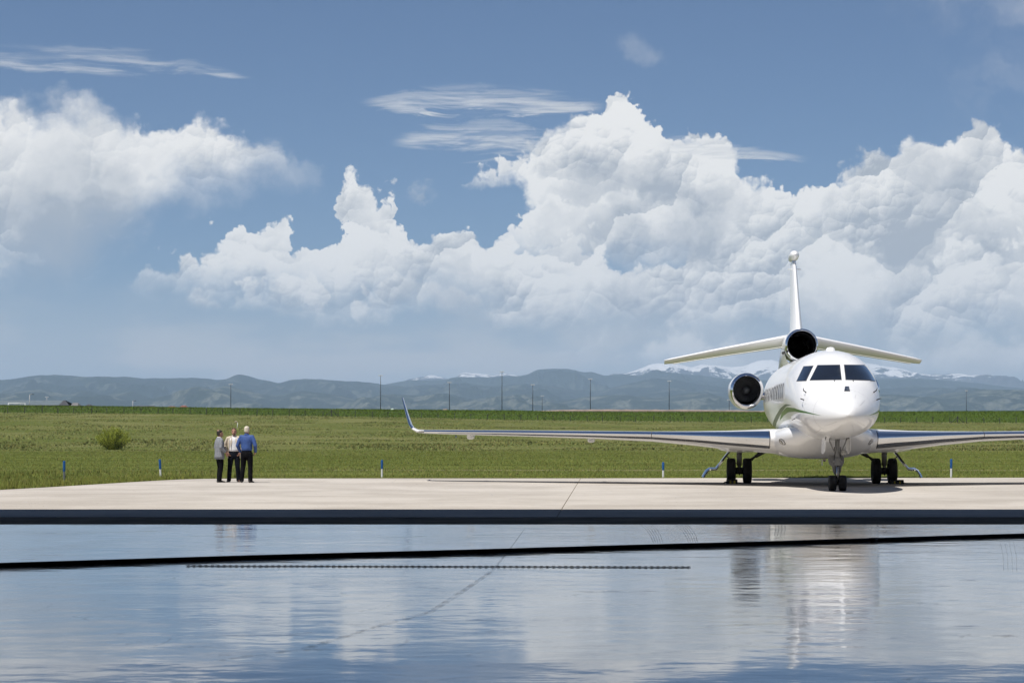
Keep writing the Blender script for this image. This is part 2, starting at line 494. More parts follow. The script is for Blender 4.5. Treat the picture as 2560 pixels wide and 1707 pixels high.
rr = k.m('MULTIPLY_ADD', smear, 0.16, k.map(s1, 0.3, 0.8, 0.05, 0.14))
t.links.new(rr, b.inputs['Roughness'])
t.links.new(k.m('MULTIPLY_ADD', smear, 0.25, 0.045), b.inputs['Coat Roughness'])
w1 = k.noise(k.v('MULTIPLY', pos, (0.6, 1.0, 1.0)), 0.55, 2.0, 0.5)
w2 = k.noise(k.v('MULTIPLY', pos, (0.75, 1.0, 1.0)), 1.9, 3.0, 0.5)
hgt = k.m('MULTIPLY_ADD', w1, 1.0, k.m('MULTIPLY', w2, 0.62))
bn = k.new('ShaderNodeBump'); bn.inputs['Strength'].default_value = 1.0; bn.inputs['Distance'].default_value = 0.010
t.links.new(hgt, bn.inputs['Height'])
t.links.new(bn.outputs[0], b.inputs['Normal']); t.links.new(bn.outputs[0], b.inputs['Coat Normal'])

# ---- grass ground: mown strip, rough pasture, sown field beyond the fence
M_ground = pmat('grass_ground', (0.1, 0.13, 0.05), 0.95, spec=0.0)
t, b, k = nodes_of(M_ground)
pos = k.new('ShaderNodeNewGeometry').outputs['Position']
gx_, gy_, gz_ = k.sep(pos)
a1 = k.noise(pos, 0.05, 6.0, 0.6); a2 = k.noise(k.v('MULTIPLY', pos, (0.25, 1.0, 1.0)), 0.35, 5.0, 0.65); a3 = k.noise(pos, 1.3, 5.0, 0.7)
mown = k.mix(k.map(a2, 0.35, 0.68), (0.092, 0.116, 0.029), (0.140, 0.160, 0.047))
band_ = k.noise(k.v('MULTIPLY', pos, (0.03, 0.22, 1.0)), 1.0, 3.0, 0.55)
mown = k.mix(k.map(band_, 0.38, 0.62, 0.0, 0.7), mown, (0.075, 0.098, 0.024))
mown = k.mix(k.map(a3, 0.5, 0.75, 0.0, 0.5), mown, (0.155, 0.165, 0.055))
rough_c = k.mix(k.map(a1, 0.35, 0.65), (0.094, 0.114, 0.034), (0.145, 0.150, 0.058))
rough_c = k.mix(k.map(a2, 0.56, 0.72, 0.0, 0.8), rough_c, (0.20, 0.185, 0.09))
rough_c = k.mix(k.map(a3, 0.6, 0.8, 0.0, 0.4), rough_c, (0.06, 0.085, 0.022))
crop = k.mix(k.map(a2, 0.3, 0.7), (0.050, 0.082, 0.014), (0.066, 0.102, 0.018))
yj = k.m('ADD', gy_, k.m('MULTIPLY', k.m('SUBTRACT', a1, 0.5), 14.0))
gc = k.mix(k.map(yj, 198.0, 214.0), mown, rough_c)
gc = k.mix(k.map(gy_, 456.0, 466.0), gc, crop)
# worn dirt line across the mown strip, and the pale edge where mowing stops
yl = k.m('ABSOLUTE', k.m('SUBTRACT', k.m('MULTIPLY_ADD', k.m('SUBTRACT', a1, 0.5), 3.0, gy_), 97.5))
gc = k.mix(k.m('MULTIPLY', k.map(yl, 1.1, 0.3), k.m('MULTIPLY', k.map(gx_, -16.0, 2.0, 0.25, 0.9), k.map(a3, 0.3, 0.55))), gc, (0.27, 0.22, 0.15))
y2 = k.m('ABSOLUTE', k.m('SUBTRACT', gy_, 199.0))
gc = k.mix(k.m('MULTIPLY', k.map(y2, 3.0, 0.5), k.map(a2, 0.35, 0.6, 0.0, 0.6)), gc, (0.24, 0.20, 0.12))
y3 = k.m('ABSOLUTE', k.m('SUBTRACT', gy_, 446.0))
gc = k.mix(k.m('MULTIPLY', k.map(y3, 9.0, 2.0), k.map(a3, 0.3, 0.6, 0.1, 0.7)), gc, (0.20, 0.20, 0.12))
t.links.new(gc, b.inputs['Base Color'])

# ================================================================== ground
FENCE = ([-600, 0, 300, 640, 860, 1080, 1280, 1600, 1960, 2560, 3200], [1026, 1032.5, 1035, 1039, 1042, 1046.5, 1051.5, 1054.5, 1056.6, 1058.5, 1060])
RIDGE = ([-600, 0, 300, 640, 960, 1280, 1420, 1960, 2560, 3200], [1013, 1017, 1020, 1024.5, 1027, 1029, 1032, 1032.6, 1029.8, 1028])
Y_F, Y_R = 450.0, 690.0
def sstep(t): t = np.clip(t, 0, 1); return t * t * (3 - 2 * t)
def ground_z(X, Y):
    X = np.asarray(X, float); Y = np.asarray(Y, float)
    px = np.clip(1280 + F_PX * X / np.maximum(Y, 60), -900, 3500)
    zf = CAM_H + (HORIZ - np.interp(px, *FENCE)) * Y_F / F_PX
    zr = CAM_H + (HORIZ - np.interp(px, *RIDGE)) * Y_R / F_PX
    t1 = np.clip((Y - 200) / (Y_F - 200), 0, 1)
    z = -0.04 + (zf + 0.04) * (t1 * 0.45 + 0.55 * sstep(t1))
    t2 = np.clip((Y - Y_F) / (Y_R - Y_F), 0, 1)
    z = z + (zr - zf) * np.sin(t2 * math.pi / 2) * (Y > Y_F)
    z = z + np.where(Y > Y_R, np.minimum(Y - Y_R, 1500) * 0.004, 0)
    relief = (fbm(X / 22 + 50, Y / 30 + 50, 4, 3) - 0.5) * 1.3 * sstep((Y - 205) / 60) * sstep((447 - Y) / 40)
    return z + relief
rows = np.concatenate([[-150, -60, 0, 30, 50], np.arange(58, 110, 2.0), np.arange(110, 210, 5.0), np.arange(210, 470, 4.0), np.arange(470, 720, 15.0),
                       [740, 800, 900, 1050, 1250, 1600, 2200, 4000, 8000, 14000, 25000, 45000, 70000]])
ss = np.concatenate([np.linspace(-1.6, -0.30, 10), np.linspace(-0.28, 0.28, 180), np.linspace(0.30, 1.6, 10)])
YY, SS = np.meshgrid(rows, ss, indexing='ij')
XX = SS * (YY + 190)
ZZ = ground_z(XX, YY)
nr, nc = YY.shape
V = np.stack([XX, YY, ZZ], -1).reshape(-1, 3)
ii = (np.arange(nr - 1)[:, None] * nc + np.arange(nc - 1)[None, :]).ravel()
mesh_obj('ground', V, np.stack([ii, ii + 1, ii + nc + 1, ii + nc], -1), M_ground, smooth=True, kind='structure')

# ================================================================== apron, threshold, hangar
edge_px = [(0, 1224), (120, 1217.5), (250, 1209.5), (340, 1204), (400, 1200.5), (450, 1198), (510, 1196.3), (600, 1195.6), (1000, 1195.2), (1700, 1194.6), (2560, 1193.6)]
edge = [(wx(p, gd(y)), gd(y)) for p, y in edge_px]
edge = [(-60, 43.0), (-22, 44.0), (-17, 50.0), (-15.2, 57.0)] + edge + [(40, 80.6), (90, 82.0)]
T0 = 42.6                                            # apron slabs start here
def seam_x(y): return 0.86 + (y - 43.0) * 0.0430
seam_far = 78.45
left_edge = [p for p in edge if p[0] < seam_x(seam_far) - 0.5]
right_edge = [p for p in edge if p[0] > seam_x(seam_far) + 0.5]
def slab(name, poly, z0, z1, mat, parent=None, **kw):
    n = len(poly)
    V = [(x, y, z1) for x, y in poly] + [(x, y, z0) for x, y in poly]
    Fc = [tuple(range(n))] + [(i, i + n, (i + 1) % n + n, (i + 1) % n) for i in range(n)]
    return mesh_obj(name, V, Fc, mat, parent, **kw)
ap_poly = [(-60, T0)] + [(90, T0)] + edge[::-1]
apron = slab('apron', ap_poly, -0.30, -0.012, M_sealant, kind='structure')
GAP = 0.009
slab('slab', [(-60, T0), (seam_x(T0) - GAP, T0), (seam_x(seam_far) - GAP, seam_far)] + left_edge[::-1], -0.25, 0.0, M_concrete, apron)
slab('slab', [(seam_x(T0) + GAP, T0), (90, T0)] + right_edge[::-1] + [(seam_x(seam_far) + GAP, seam_far)], -0.25, 0.0, M_concrete, apron)
slab('threshold', [(-60, 39.5), (90, 39.5), (90, T0 - 0.03), (-60, T0 - 0.03)], -0.25, -0.006, M_threshold, kind='structure')
tr = MB().box((-30, 39.22, -0.2), (30, 39.30, -0.004)).box((-30, 39.42, -0.2), (30, 39.48, -0.004)).box((-30, 39.22, -0.2), (30, 39.48, -0.05))
tr.build('door_track', M_darksteel, kind='structure')

# floor: flat, falling away a little in front of the camera towards a drain
fy = [-22, -6, 6, 10, 13, 14.6, 15.3, 15.65, 15.9, 16.05, 16.2, 16.5, 18, 22, 28, 34, 39.2]
def floor_z(y):
    return 0.0 if y > 15.8 else -0.015 * (15.8 - y) if y > 13.0 else -0.042
fx = np.linspace(-30, 30, 31)
wob = lambda x: 0.35 * math.sin(x * 0.9 + 0.4) + 0.22 * math.sin(x * 2.3 + 1.0) + (0.9 if -1.5 < x < -0.4 else 0) * 0
V = []; Fc = []
for y in fy:
    for x in fx:
        yy = y + (wob(x) if 12 < y < 17 else 0) * 0.30
        V.append((x, yy, floor_z(y)))
for i in range(len(fy) - 1):
    for j in range(len(fx) - 1):
        a = i * len(fx) + j
        Fc.append((a, a + 1, a + 1 + len(fx), a + len(fx)))
hfloor = mesh_obj('hangar_floor', V, Fc, M_floor, smooth=True, kind='structure')
slab('floor_slab', [(-30, -22), (30, -22), (30, 39.2), (-30, 39.2)], -0.6, -0.12, M_threshold, hfloor)

M_clad = pmat('hangar_cladding', (0.30, 0.31, 0.32), 0.6, var=0.08, vscale=0.5)
M_clad_in = pmat('hangar_roof_lining', (0.10, 0.10, 0.105), 0.9, var=0.15, vscale=0.3)
hg = empty('hangar', (0, 38, 0), label='tall dark hangar whose open doorway shades the glossy floor', cat='hangar')
def hb(name, lo, hi, m):
    lo = (lo[0], lo[1] - 38, lo[2]); hi = (hi[0], hi[1] - 38, hi[2])
    return MB().box(lo, hi).build(name, m, hg)
hb('side_wall', (-30.5, -22, -0.3), (-30.0, 39.2, 12.6), M_clad)
hb('side_wall', (30.0, -22, -0.3), (30.5, 39.2, 12.6), M_clad)
hb('rear_wall', (-30.5, -22.6, -0.3), (30.5, -22.02, 12.6), M_clad_in)
hb('roof', (-31, -23, 12.62), (31, 39.4, 13.2), M_clad_in)
hb('shadow_canopy', (-30.4, 39.42, 12.0), (30.4, 42.0, 12.35), M_clad)  # unseen overhang added so the hangar's shadow reaches farther over the apron
hb('door_frame', (-30.4, 38.9, 11.7), (30.4, 39.38, 12.60), M_clad)
for xs in (-24, -12, 0, 12, 24):
    hb('roof_beam', (xs - 0.15, -22, 12.1), (xs + 0.15, 38.8, 12.6), M_darksteel)

# worn marks on the floor: thin smears of rubber
M_skid = pmat('rubber_smear', (0.012, 0.012, 0.014), 0.6)
t, b, k = nodes_of(M_skid)
pos = k.new('ShaderNodeNewGeometry').outputs['Position']
t.links.new(k.map(k.noise(pos, 5.5, 6.0, 0.75), 0.40, 0.72, 0.0, 0.42), b.inputs['Alpha'])
def on_floor(p, y):
    d = gd(y)
    return (wx(p, d), d)
def ribbon(pts, w, name='skid_mark', mat=M_skid, z=0.004):
    pts = [Vector((*p, 0)) for p in pts]
    V = []
    for i, p in enumerate(pts):
        tdir = (pts[min(i + 1, len(pts) - 1)] - pts[max(i - 1, 0)]).normalized()
        nrm = Vector((-tdir.y, tdir.x, 0))
        ww = w[i] if isinstance(w, (list, tuple)) else w
        zz = z + (floor_z(p.y))
        V += [(p.x + nrm.x * ww / 2, p.y + nrm.y * ww / 2, zz), (p.x - nrm.x * ww / 2, p.y - nrm.y * ww / 2, zz)]
    Fc = [(2 * i, 2 * i + 1, 2 * i + 3, 2 * i + 2) for i in range(len(pts) - 1)]
    return mesh_obj(name, V, Fc, mat, hfloor)
crk = [(1311, 1322), (1268, 1381), (1230, 1427), (1154, 1479), (1077, 1528), (1023, 1545), (958, 1561), (871, 1588), (762, 1621), (544, 1650)]
ribbon([on_floor(*p) for p in crk], [0.012, 0.02, 0.05, 0.07, 0.06, 0.05, 0.06, 0.07, 0.09, 0.05])
for x0 in (1600, 1688):                              # twin tyre tracks swinging in from the door
    for q in range(5):
        o_ = q * 7
        ribbon([on_floor(x0 + o_, 1309.5), on_floor(x0 + 14 + o_, 1322), on_floor(x0 + 26 + o_ * 0.9, 1338), on_floor(x0 + 34 + o_ * 0.8, 1356)], 0.016)
for q in range(4):
    ribbon([on_floor(1938 + q * 8, 1309.5), on_floor(1939 + q * 8, 1322), on_floor(1936 + q * 8, 1338)], 0.016)
for q in range(4):
    ribbon([on_floor(2500 + q * 11, 1352), on_floor(2508 + q * 11, 1390), on_floor(2509 + q * 11, 1428)], 0.006)
for (xa, xb, y, w) in ((1440, 1665, 1477, 0.22), (1165, 1240, 1548, 0.10), (1055, 1095, 1545, 0.08), (750, 830, 1622, 0.10), (2455, 2545, 1588, 0.14), (2250, 2330, 1690, 0.10), (300, 640, 1439, 0.03), (2230, 2420, 1447, 0.025)):
    ribbon([on_floor(xa + (xb - xa) * i / 5, y + (2 if i % 2 else 0)) for i in range(6)], [w * 0.3, w * 0.8, w, w, w * 0.7, w * 0.2])

# a scatter of short scuffs and drips, as on any used floor
M_scuff = pmat('floor_scuff', (0.02, 0.02, 0.022), 0.7)
t, b, k = nodes_of(M_scuff)
pos = k.new('ShaderNodeNewGeometry').outputs['Position']
t.links.new(k.map(k.noise(pos, 9.0, 6.0, 0.75), 0.44, 0.74, 0.0, 0.40), b.inputs['Alpha'])
rs = random.Random(5)
for q in range(70):
    py_ = 1318 + 330 * rs.random() ** 1.1
    px_ = rs.uniform(20, 2540)
    d_ = gd(py_); x_ = wx(px_, d_); ang = rs.choice((0.05, -0.1, 0.3, 1.2, 2.2)) + rs.uniform(-0.3, 0.3); L_ = rs.uniform(0.15, 0.9)
    bend = rs.uniform(-0.25, 0.25)
    pts_ = [(x_ + math.cos(ang + bend * f) * L_ * f, d_ + math.sin(ang + bend * f) * L_ * f) for f in (0, 0.25, 0.5, 0.75, 1.0)]
    if max(p[1] for p in pts_) < 38.8 and min(p[1] for p in pts_) > 16.1:
        w_ = rs.uniform(0.012, 0.05)
        ribbon(pts_, [w_ * 0.3, w_, w_ * 0.8, w_, w_ * 0.2], 'scuff', M_scuff)

# ================================================================== mountains
def ranged(name, crest, D, depth, mat, seed, spur=0.35, base=-30.0, jag=0.004, ncol=900, nrow=46):
    """a mountain range whose skyline runs through crest, standing D metres away"""
    cx = np.array([c[0] for c in crest], float); cyv = np.array([c[1] for c in crest], float)
    px = np.linspace(-1100, 3700, ncol)
    y = np.interp(px, cx, cyv)
    kern = np.hanning(7); kern /= kern.sum()
    y = np.convolve(np.pad(y, 3, mode='edge'), kern, mode='valid')
    y = y + (fbm(px / 26 + seed, px * 0 + seed, 4, seed) - 0.5) * 3.2
    Hc = CAM_H + (HORIZ - y) * D / F_PX
    tt = np.concatenate([np.linspace(0, 1, nrow), [1.06, 1.16, 1.35]])
    out = []
    for tq in tt:
        Y = D - depth * (1 - tq)
        X = (px - 1280) / F_PX * D                    # parallel columns
        wp = fbm(X / (depth * 0.5) + seed, Y / (depth * 0.5), 3, seed + 9) - 0.5
        rn = ridged(X / (depth * 0.20) + seed + wp * 1.6, Y / (depth * 0.50) + (X / (depth * 0.7)) + wp, 6, seed, 0.58)
        if tq <= 1:
            prof = tq ** 0.85
            z = Hc * (prof + spur * (rn - 0.60) * 4 * tq * (1 - tq) * 1.9)
            lim = Hc * (Y / D) * 0.985
            z = np.where(tq < 0.999, np.minimum(z, lim), z)
            z = np.maximum(z, base + Hc * 0.05)
        else:
            z = Hc * (1 - (tq - 1) * 1.6)
        out.append(np.stack([X, np.full_like(X, Y), z], -1))
    V = np.stack(out)
    nr, nc = V.shape[:2]
    ii = (np.arange(nr - 1)[:, None] * nc + np.arange(nc - 1)[None, :]).ravel()
    return mesh_obj(name, V.reshape(-1, 3), np.stack([ii, ii + 1, ii + nc + 1, ii + nc], -1), mat, smooth=True, kind='structure')

def hill_mat(name, dark, light, scale, lo=0.48, hi=0.62, amount=0.8, snow=None):
    m = pmat(name, dark, 0.95, spec=0.05)
    t, b, k = nodes_of(m)
    geo = k.new('ShaderNodeNewGeometry')
    pos = geo.outputs['Position']
    n = k.noise(pos, scale, 7.0, 0.62)
    n2 = k.noise(pos, scale * 9, 5.0, 0.65)
    nx_s = k.sep(geo.outputs['Normal'])[0]             # grass keeps to the slopes that face the midday sun, forest to the others
    n = k.m('MULTIPLY_ADD', nx_s, -0.16, n)
    c = k.mix(k.m('MULTIPLY', k.map(n, lo, hi), amount), dark, light)
    c = k.mix(k.map(n2, 0.42, 0.62, 0.0, 0.75), c, tuple(x * 0.4 for x in dark))
    if snow:
        z0, z1 = snow
        z = k.sep(pos)[2]
        ns = k.noise(k.v('MULTIPLY', pos, (1.0, 1.0, 1.6)), 0.0034, 7.0, 0.70)
        sl = k.sep(geo.outputs['Normal'])[2]
        line = k.m('ADD', z, k.m('ADD', k.m('MULTIPLY', k.m('SUBTRACT', ns, 0.5), 900.0), k.m('MULTIPLY', k.m('SUBTRACT', sl, 0.8), 260.0)))
        c = k.mix(k.map(line, z0, z1), c, (0.80, 0.79, 0.77))
    t.links.new(c, b.inputs['Base Color'])
    return m
M_foot = hill_mat('foothill_scrub', (0.020, 0.030, 0.026), (0.12, 0.125, 0.10), 0.0048, 0.49, 0.60, 0.95)
M_forest = hill_mat('mountain_forest', (0.016, 0.026, 0.024), (0.09, 0.10, 0.085), 0.0030, 0.52, 0.64, 0.8)
M_forest2 = hill_mat('far_forest', (0.022, 0.034, 0.028), (0.11, 0.12, 0.09), 0.0018, 0.55, 0.68, 0.5)
M_snow = hill_mat('snowy_rock', (0.055, 0.058, 0.06), (0.11, 0.105, 0.10), 0.0007, 0.45, 0.65, 0.6, snow=(765.0, 800.0))

low = [(-1100, 990), (-500, 975), (-200, 990), (0, 984), (60, 978), (110, 972), (170, 988), (215, 974), (260, 990), (330, 978), (390, 1000), (450, 995), (520, 975), (570, 964), (620, 978), (690, 990), (760, 976), (830, 986), (900, 1000), (980, 984), (1060, 990), (1110, 982), (1180, 998), (1250, 990), (1320, 984), (1400, 1003), (1480, 990), (1560, 986), (1640, 994), (1700, 985), (1754, 981), (1810, 998), (1900, 1008), (2000, 990), (2200, 984), (2280, 995), (2350, 986), (2450, 972), (2560, 988), (2800, 975), (3200, 990), (3700, 980)]
ranged('foothills', low, 14000, 3400, M_foot, 5, spur=0.55)
f1 = [(-1100, 960), (-600, 940), (-300, 952), (0, 949), (27, 947.6), (60, 943.5), (95, 938), (152, 937), (212, 942), (272, 941), (321, 942), (348, 945.7), (403, 945), (476, 943.5), (544, 949), (571, 946), (585, 938), (601, 935.4), (623, 939.5), (640, 945), (694, 957.5), (735, 948), (776, 947), (844, 951), (912, 955), (958, 961), (1010, 966), (1080, 962), (1160, 958), (1240, 966), (1312, 958), (1380, 964), (1440, 976), (1500, 978), (1570, 958), (1640, 946), (1690, 950), (1760, 962), (1840, 972), (1960, 980), (2100, 985), (2199, 972), (2300, 966), (2420, 976), (2560, 992), (2800, 980), (3200, 960), (3700, 970)]
ranged('forested_hills', f1, 18000, 4200, M_forest, 21, spur=0.5)
f2 = [(-1100, 990), (900, 990), (958, 961), (1021, 949.4), (1062, 951), (1103, 949), (1157, 941), (1198, 943), (1233, 945), (1255, 938.5), (1280, 942), (1312, 938.6), (1344, 923.6), (1410, 920.7), (1459, 929.4), (1482, 929), (1511, 939.5), (1557, 934.6), (1598, 939.5), (1638, 923.6), (1685, 933.7), (1714, 934.6), (1757, 939.5), (1815, 946), (1960, 952), (2199, 948), (2300, 945), (2420, 955), (2560, 972), (2800, 960), (3700, 975)]
ranged('forest_ridge', f2, 22500, 5500, M_forest2, 33, spur=0.5)
sn = [(-1100, 1010), (660, 990), (694, 956), (730, 985), (980, 985), (1015, 949), (1043, 944), (1081, 936), (1119, 946.7), (1138, 944), (1157, 931), (1198, 933), (1233, 938.5), (1262, 933), (1300, 940), (1360, 950), (1511, 943), (1530, 934), (1557, 934), (1586, 928), (1621, 912), (1656, 907.7), (1699, 912), (1731, 919), (1754, 910.6), (1786, 913.5), (1829, 917.8), (1861, 915), (1893, 903), (1930, 897.6), (1960, 909), (2050, 905), (2130, 900), (2193, 912), (2242, 920), (2297, 934), (2340, 936), (2394, 933), (2449, 938), (2560, 963), (2800, 950), (3200, 965), (3700, 960)]
ranged('snowy_mountains', sn, 30000, 6500, M_snow, 47, spur=0.45, ncol=1400)

# the air in front of them
hz = bpy.data.materials.new('air')
hz.use_nodes = True
ht = hz.node_tree; ht.nodes.clear()
ho = ht.nodes.new('ShaderNodeOutputMaterial'); hv = ht.nodes.new('ShaderNodeVolumePrincipled')
ht.links.new(hv.outputs[0], ho.inputs['Volume'])
hv.inputs['Color'].default_value = (0.58, 0.755, 1.0, 1)
hv.inputs['Density'].default_value = 4.5e-5
hv.inputs['Anisotropy'].default_value = 0.0
MB().box((-40000, -2000, -60.0), (40000, 48000, 1080.0)).build('haze', hz, kind='stuff')

# ================================================================== grass
M_grass = pmat('grass_blade', (0.1, 0.15, 0.04), 0.9, spec=0.0)
t, b, k = nodes_of(M_grass)
at = k.new('ShaderNodeVertexColor'); at.layer_name = 'tint'
gn_ = k.new('ShaderNodeNewGeometry').outputs['Normal']
up_ = k.v('NORMALIZE', k.v('ADD', k.v('SCALE', gn_, 0.35), (0.0, 0.0, 0.9)))
t.links.new(up_, b.inputs['Normal'])
t.links.new(at.outputs[0], b.inputs['Base Color'])
tr_ = k.new('ShaderNodeBsdfTranslucent'); t.links.new(at.outputs[0], tr_.inputs[0])
mx = k.new('ShaderNodeMixShader'); mx.inputs[0].default_value = 0.15
out_ = t.nodes['Material Output']
t.links.new(b.outputs[0], mx.inputs[1]); t.links.new(tr_.outputs[0], mx.inputs[2]); t.links.new(mx.outputs[0], out_.inputs[0])
def blades(name, X, Y, H, W, tint, lean=0.35):
    n = len(X)
    Z = ground_z(X, Y)
    ang = rng.uniform(0, 2 * math.pi, n)
    ca, sa = np.cos(ang) * W / 2, np.sin(ang) * W / 2
    la = rng.uniform(0, 2 * math.pi, n); lm = H * rng.uniform(0, lean, n) * 1.6
    P0 = np.stack([X - ca, Y - sa, Z - 0.01], -1); P1 = np.stack([X + ca, Y + sa, Z - 0.01], -1)
    P2 = np.stack([X + np.cos(la) * lm, Y + np.sin(la) * lm, Z + H], -1)
    V = np.stack([P0, P1, P2], 1).reshape(-1, 3)
    me = bpy.data.meshes.new(name)
    me.vertices.add(3 * n); me.vertices.foreach_set('co', V.ravel())
    me.loops.add(3 * n); me.loops.foreach_set('vertex_index', np.arange(3 * n, dtype=np.int32))
    me.polygons.add(n); me.polygons.foreach_set('loop_start', np.arange(0, 3 * n, 3, dtype=np.int32))
    me.polygons.foreach_set('loop_total', np.full(n, 3, dtype=np.int32))
    me.update(calc_edges=True)
    ca_ = me.color_attributes.new('tint', 'FLOAT_COLOR', 'POINT')
    C = np.ones((3 * n, 4), np.float32); C[:, :3] = np.repeat(tint, 3, axis=0)
    ca_.data.foreach_set('color', C.ravel())
    me.materials.append(M_grass)
    o = bpy.data.objects.new(name, me); link(o)
    return tag(o, kind='stuff')
def tints(n, base, straw=0.12, X=None, Y=None):
    c = np.tile(np.array(base), (n, 1)) * rng.uniform(0.95, 1.35, (n, 1)) * 1.15
    c[:, 0] *= rng.uniform(0.85, 1.25, n)
    if X is not None:
        patch = fbm(X / 6 + 30, Y / 14 + 30, 4, 9)
        c *= ((0.82 + 0.42 * patch) * (0.72 + 0.56 * fbm(X / 45 + 7, Y / 7 + 3, 3, 19)))[:, None]
        straw = np.clip(straw * 4 * (patch - 0.30), 0, 0.8)
    s = rng.uniform(0, 1, n) < straw
    c[s] = np.array((0.22, 0.20, 0.085)) * rng.uniform(0.8, 1.15, (s.sum(), 1))
    return c
ex = np.array([p[0] for p in edge]); ey = np.array([p[1] for p in edge])
arc = np.concatenate([[0], np.cumsum(np.hypot(np.diff(ex), np.diff(ey)))])
# taller uncut fringe right along the concrete
n = 60000
lo_, hi_ = np.interp(-15.2, ex, arc), np.interp(24, ex, arc)
sarc = rng.uniform(lo_, hi_, n)
X0 = np.interp(sarc, arc, ex); Y0 = np.interp(sarc, arc, ey)
tx = np.interp(sarc + 0.5, arc, ex) - X0; ty = np.interp(sarc + 0.5, arc, ey) - Y0
ln = np.hypot(tx, ty); nx_, ny_ = -ty / ln, tx / ln
off = rng.exponential(0.9, n) + 0.02
X = X0 + nx_ * off; Y = Y0 + ny_ * off
clump = fbm(X / 0.9 + 9, Y / 0.9, 3, 4)
tall = np.where(X < -9.5, 1.35, 0.62)
H = (0.05 + 0.20 * clump ** 1.5) * rng.uniform(0.5, 1.3, n) * tall
blades('grass', X, Y, H, rng.uniform(0.010, 0.024, n), tints(n, (0.148, 0.175, 0.042), 0.10))
# mown grass out to the pasture
n = 190000
Y = 64 + 138 * rng.uniform(0, 1, n) ** 1.7
X = rng.uniform(-0.245, 0.245, n) * Y
edge_y = np.interp(X, ex, ey)
ok = (Y > edge_y + 0.05)
X, Y = X[ok], Y[ok]
n = len(X)
H = rng.uniform(0.025, 0.065, n) * (1 + 0.7 * (fbm(X / 3, Y / 3, 3, 8) > 0.6))
H = np.where((X < -10.5) & (Y < 92), H * 1.9, H)
blades('grass', X, Y, H, 0.010 + Y * 0.00020, tints(n, (0.120, 0.142, 0.037), 0.14, X, Y))
# rough pasture tufts up to the fence
n = 150000
Y = 200 + 250 * rng.uniform(0, 1, n) ** 1.2
X = rng.uniform(-0.25, 0.25, n) * Y
cl = fbm(X / 7, Y / 9, 4, 14)
ok = rng.uniform(0, 1, n) < np.clip((cl - 0.25) * 2.2, 0.12, 1)
X, Y, cl = X[ok], Y[ok], cl[ok]
n = len(X)
H = (0.07 + 0.32 * np.clip(cl - 0.40, 0, 1) * rng.uniform(0.5, 1.6, n))
blades('pasture_grass', X, Y, H, rng.uniform(0.08, 0.20, n), tints(n, (0.120, 0.138, 0.045), 0.13, X, Y), 0.6)
# the sown field beyond the fence
n = 50000
Y = 452 + 240 * rng.uniform(0, 1, n)
X = rng.uniform(-0.25, 0.25, n) * Y
blades('field_grass', X, Y, rng.uniform(0.15, 0.35, n), rng.uniform(0.15, 0.3, n), tints(n, (0.058, 0.092, 0.015), 0.0), 0.5)

# ================================================================== shrubs
M_leaf = pmat('willow_leaf', (0.25, 0.285, 0.045), 0.7, spec=0.1, var=0.3, vscale=3.0)
t, b, k = nodes_of(M_leaf)
up_ = k.v('NORMALIZE', k.v('ADD', k.v('SCALE', k.new('ShaderNodeNewGeometry').outputs['Normal'], 0.6), (0.0, 0.0, 0.55)))
t.links.new(up_, b.inputs['Normal'])
tr_ = k.new('ShaderNodeBsdfTranslucent'); tr_.inputs[0].default_value = (0.30, 0.34, 0.05, 1)
mx = k.new('ShaderNodeMixShader'); mx.inputs[0].default_value = 0.42
t.links.new(b.outputs[0], mx.inputs[1]); t.links.new(tr_.outputs[0], mx.inputs[2]); t.links.new(mx.outputs[0], t.nodes['Material Output'].inputs[0])
M_stem = pmat('shrub_stem', (0.10, 0.08, 0.05), 0.9, var=0.2)
def shrub(name, px, py, width, height, nst, nleaf, label, leaf=0.07):
    d = gd(py)
    X0, Y0 = wx(px, d), d
    root = empty(name, (X0, Y0, float(ground_z(X0, Y0)) - 0.03), label=label, cat='shrub')
    st = MB(); tips = []
    for i in range(nst):
        a = rng.uniform(0, 2 * math.pi); sp = (i + 0.5) / nst
        rx = math.cos(a) * width / 2 * sp ** 0.6; ry = math.sin(a) * width / 2 * sp ** 0.6
        h = height * (1.0 - 0.50 * sp ** 2) * rng.uniform(0.72, 1.05)
        p0 = Vector((rx * 0.22, ry * 0.22, 0)); p1 = Vector((rx * 0.7, ry * 0.7, h * 0.5)); p2 = Vector((rx, ry, h))
        st.tube([p0, p1, p2], [0.03, 0.02, 0.006], 5)
        tips.append((p0, p1, p2))
    st.build('stem', M_stem, root)
    V = []; Fc = []
    per = nleaf // nst
    for p0, p1, p2 in tips:
        for q in range(per):
            tq = rng.uniform(0.02, 1.0) ** 0.75
            base = p0.lerp(p1, tq * 2) if tq < 0.5 else p1.lerp(p2, tq * 2 - 1)
            sp = 0.20 * (1.15 - tq) * width / 3 + 0.05
            c = base + Vector(rng.normal(0, 1, 3)) * sp * 0.75
            c.z = max(c.z, 0.03)
            u = Vector(rng.normal(0, 1, 3)).normalized(); w = u.orthogonal().normalized()
            L = leaf * rng.uniform(0.6, 1.4); wd = L * 0.42
            kx = len(V)
            V += [c - u * L / 2, c + w * wd / 2, c + u * L / 2, c - w * wd / 2]
            Fc.append((kx, kx + 1, kx + 2, kx + 3))
    mesh_obj('crown', [tuple(v) for v in V], Fc, M_leaf, root)
    return root
shrub('shrub', 284, 1124, 3.3, 2.15, 60, 16000, 'large bushy yellow-green shrub standing alone in the pasture', 0.085)
shrub('shrub', 541, 1122, 1.0, 1.35, 9, 1300, 'small thin green shrub in the pasture behind the talking men', 0.08)
for q in range(14):                                  # low dark weeds scattered over the slope are part of the ground cover
    pass

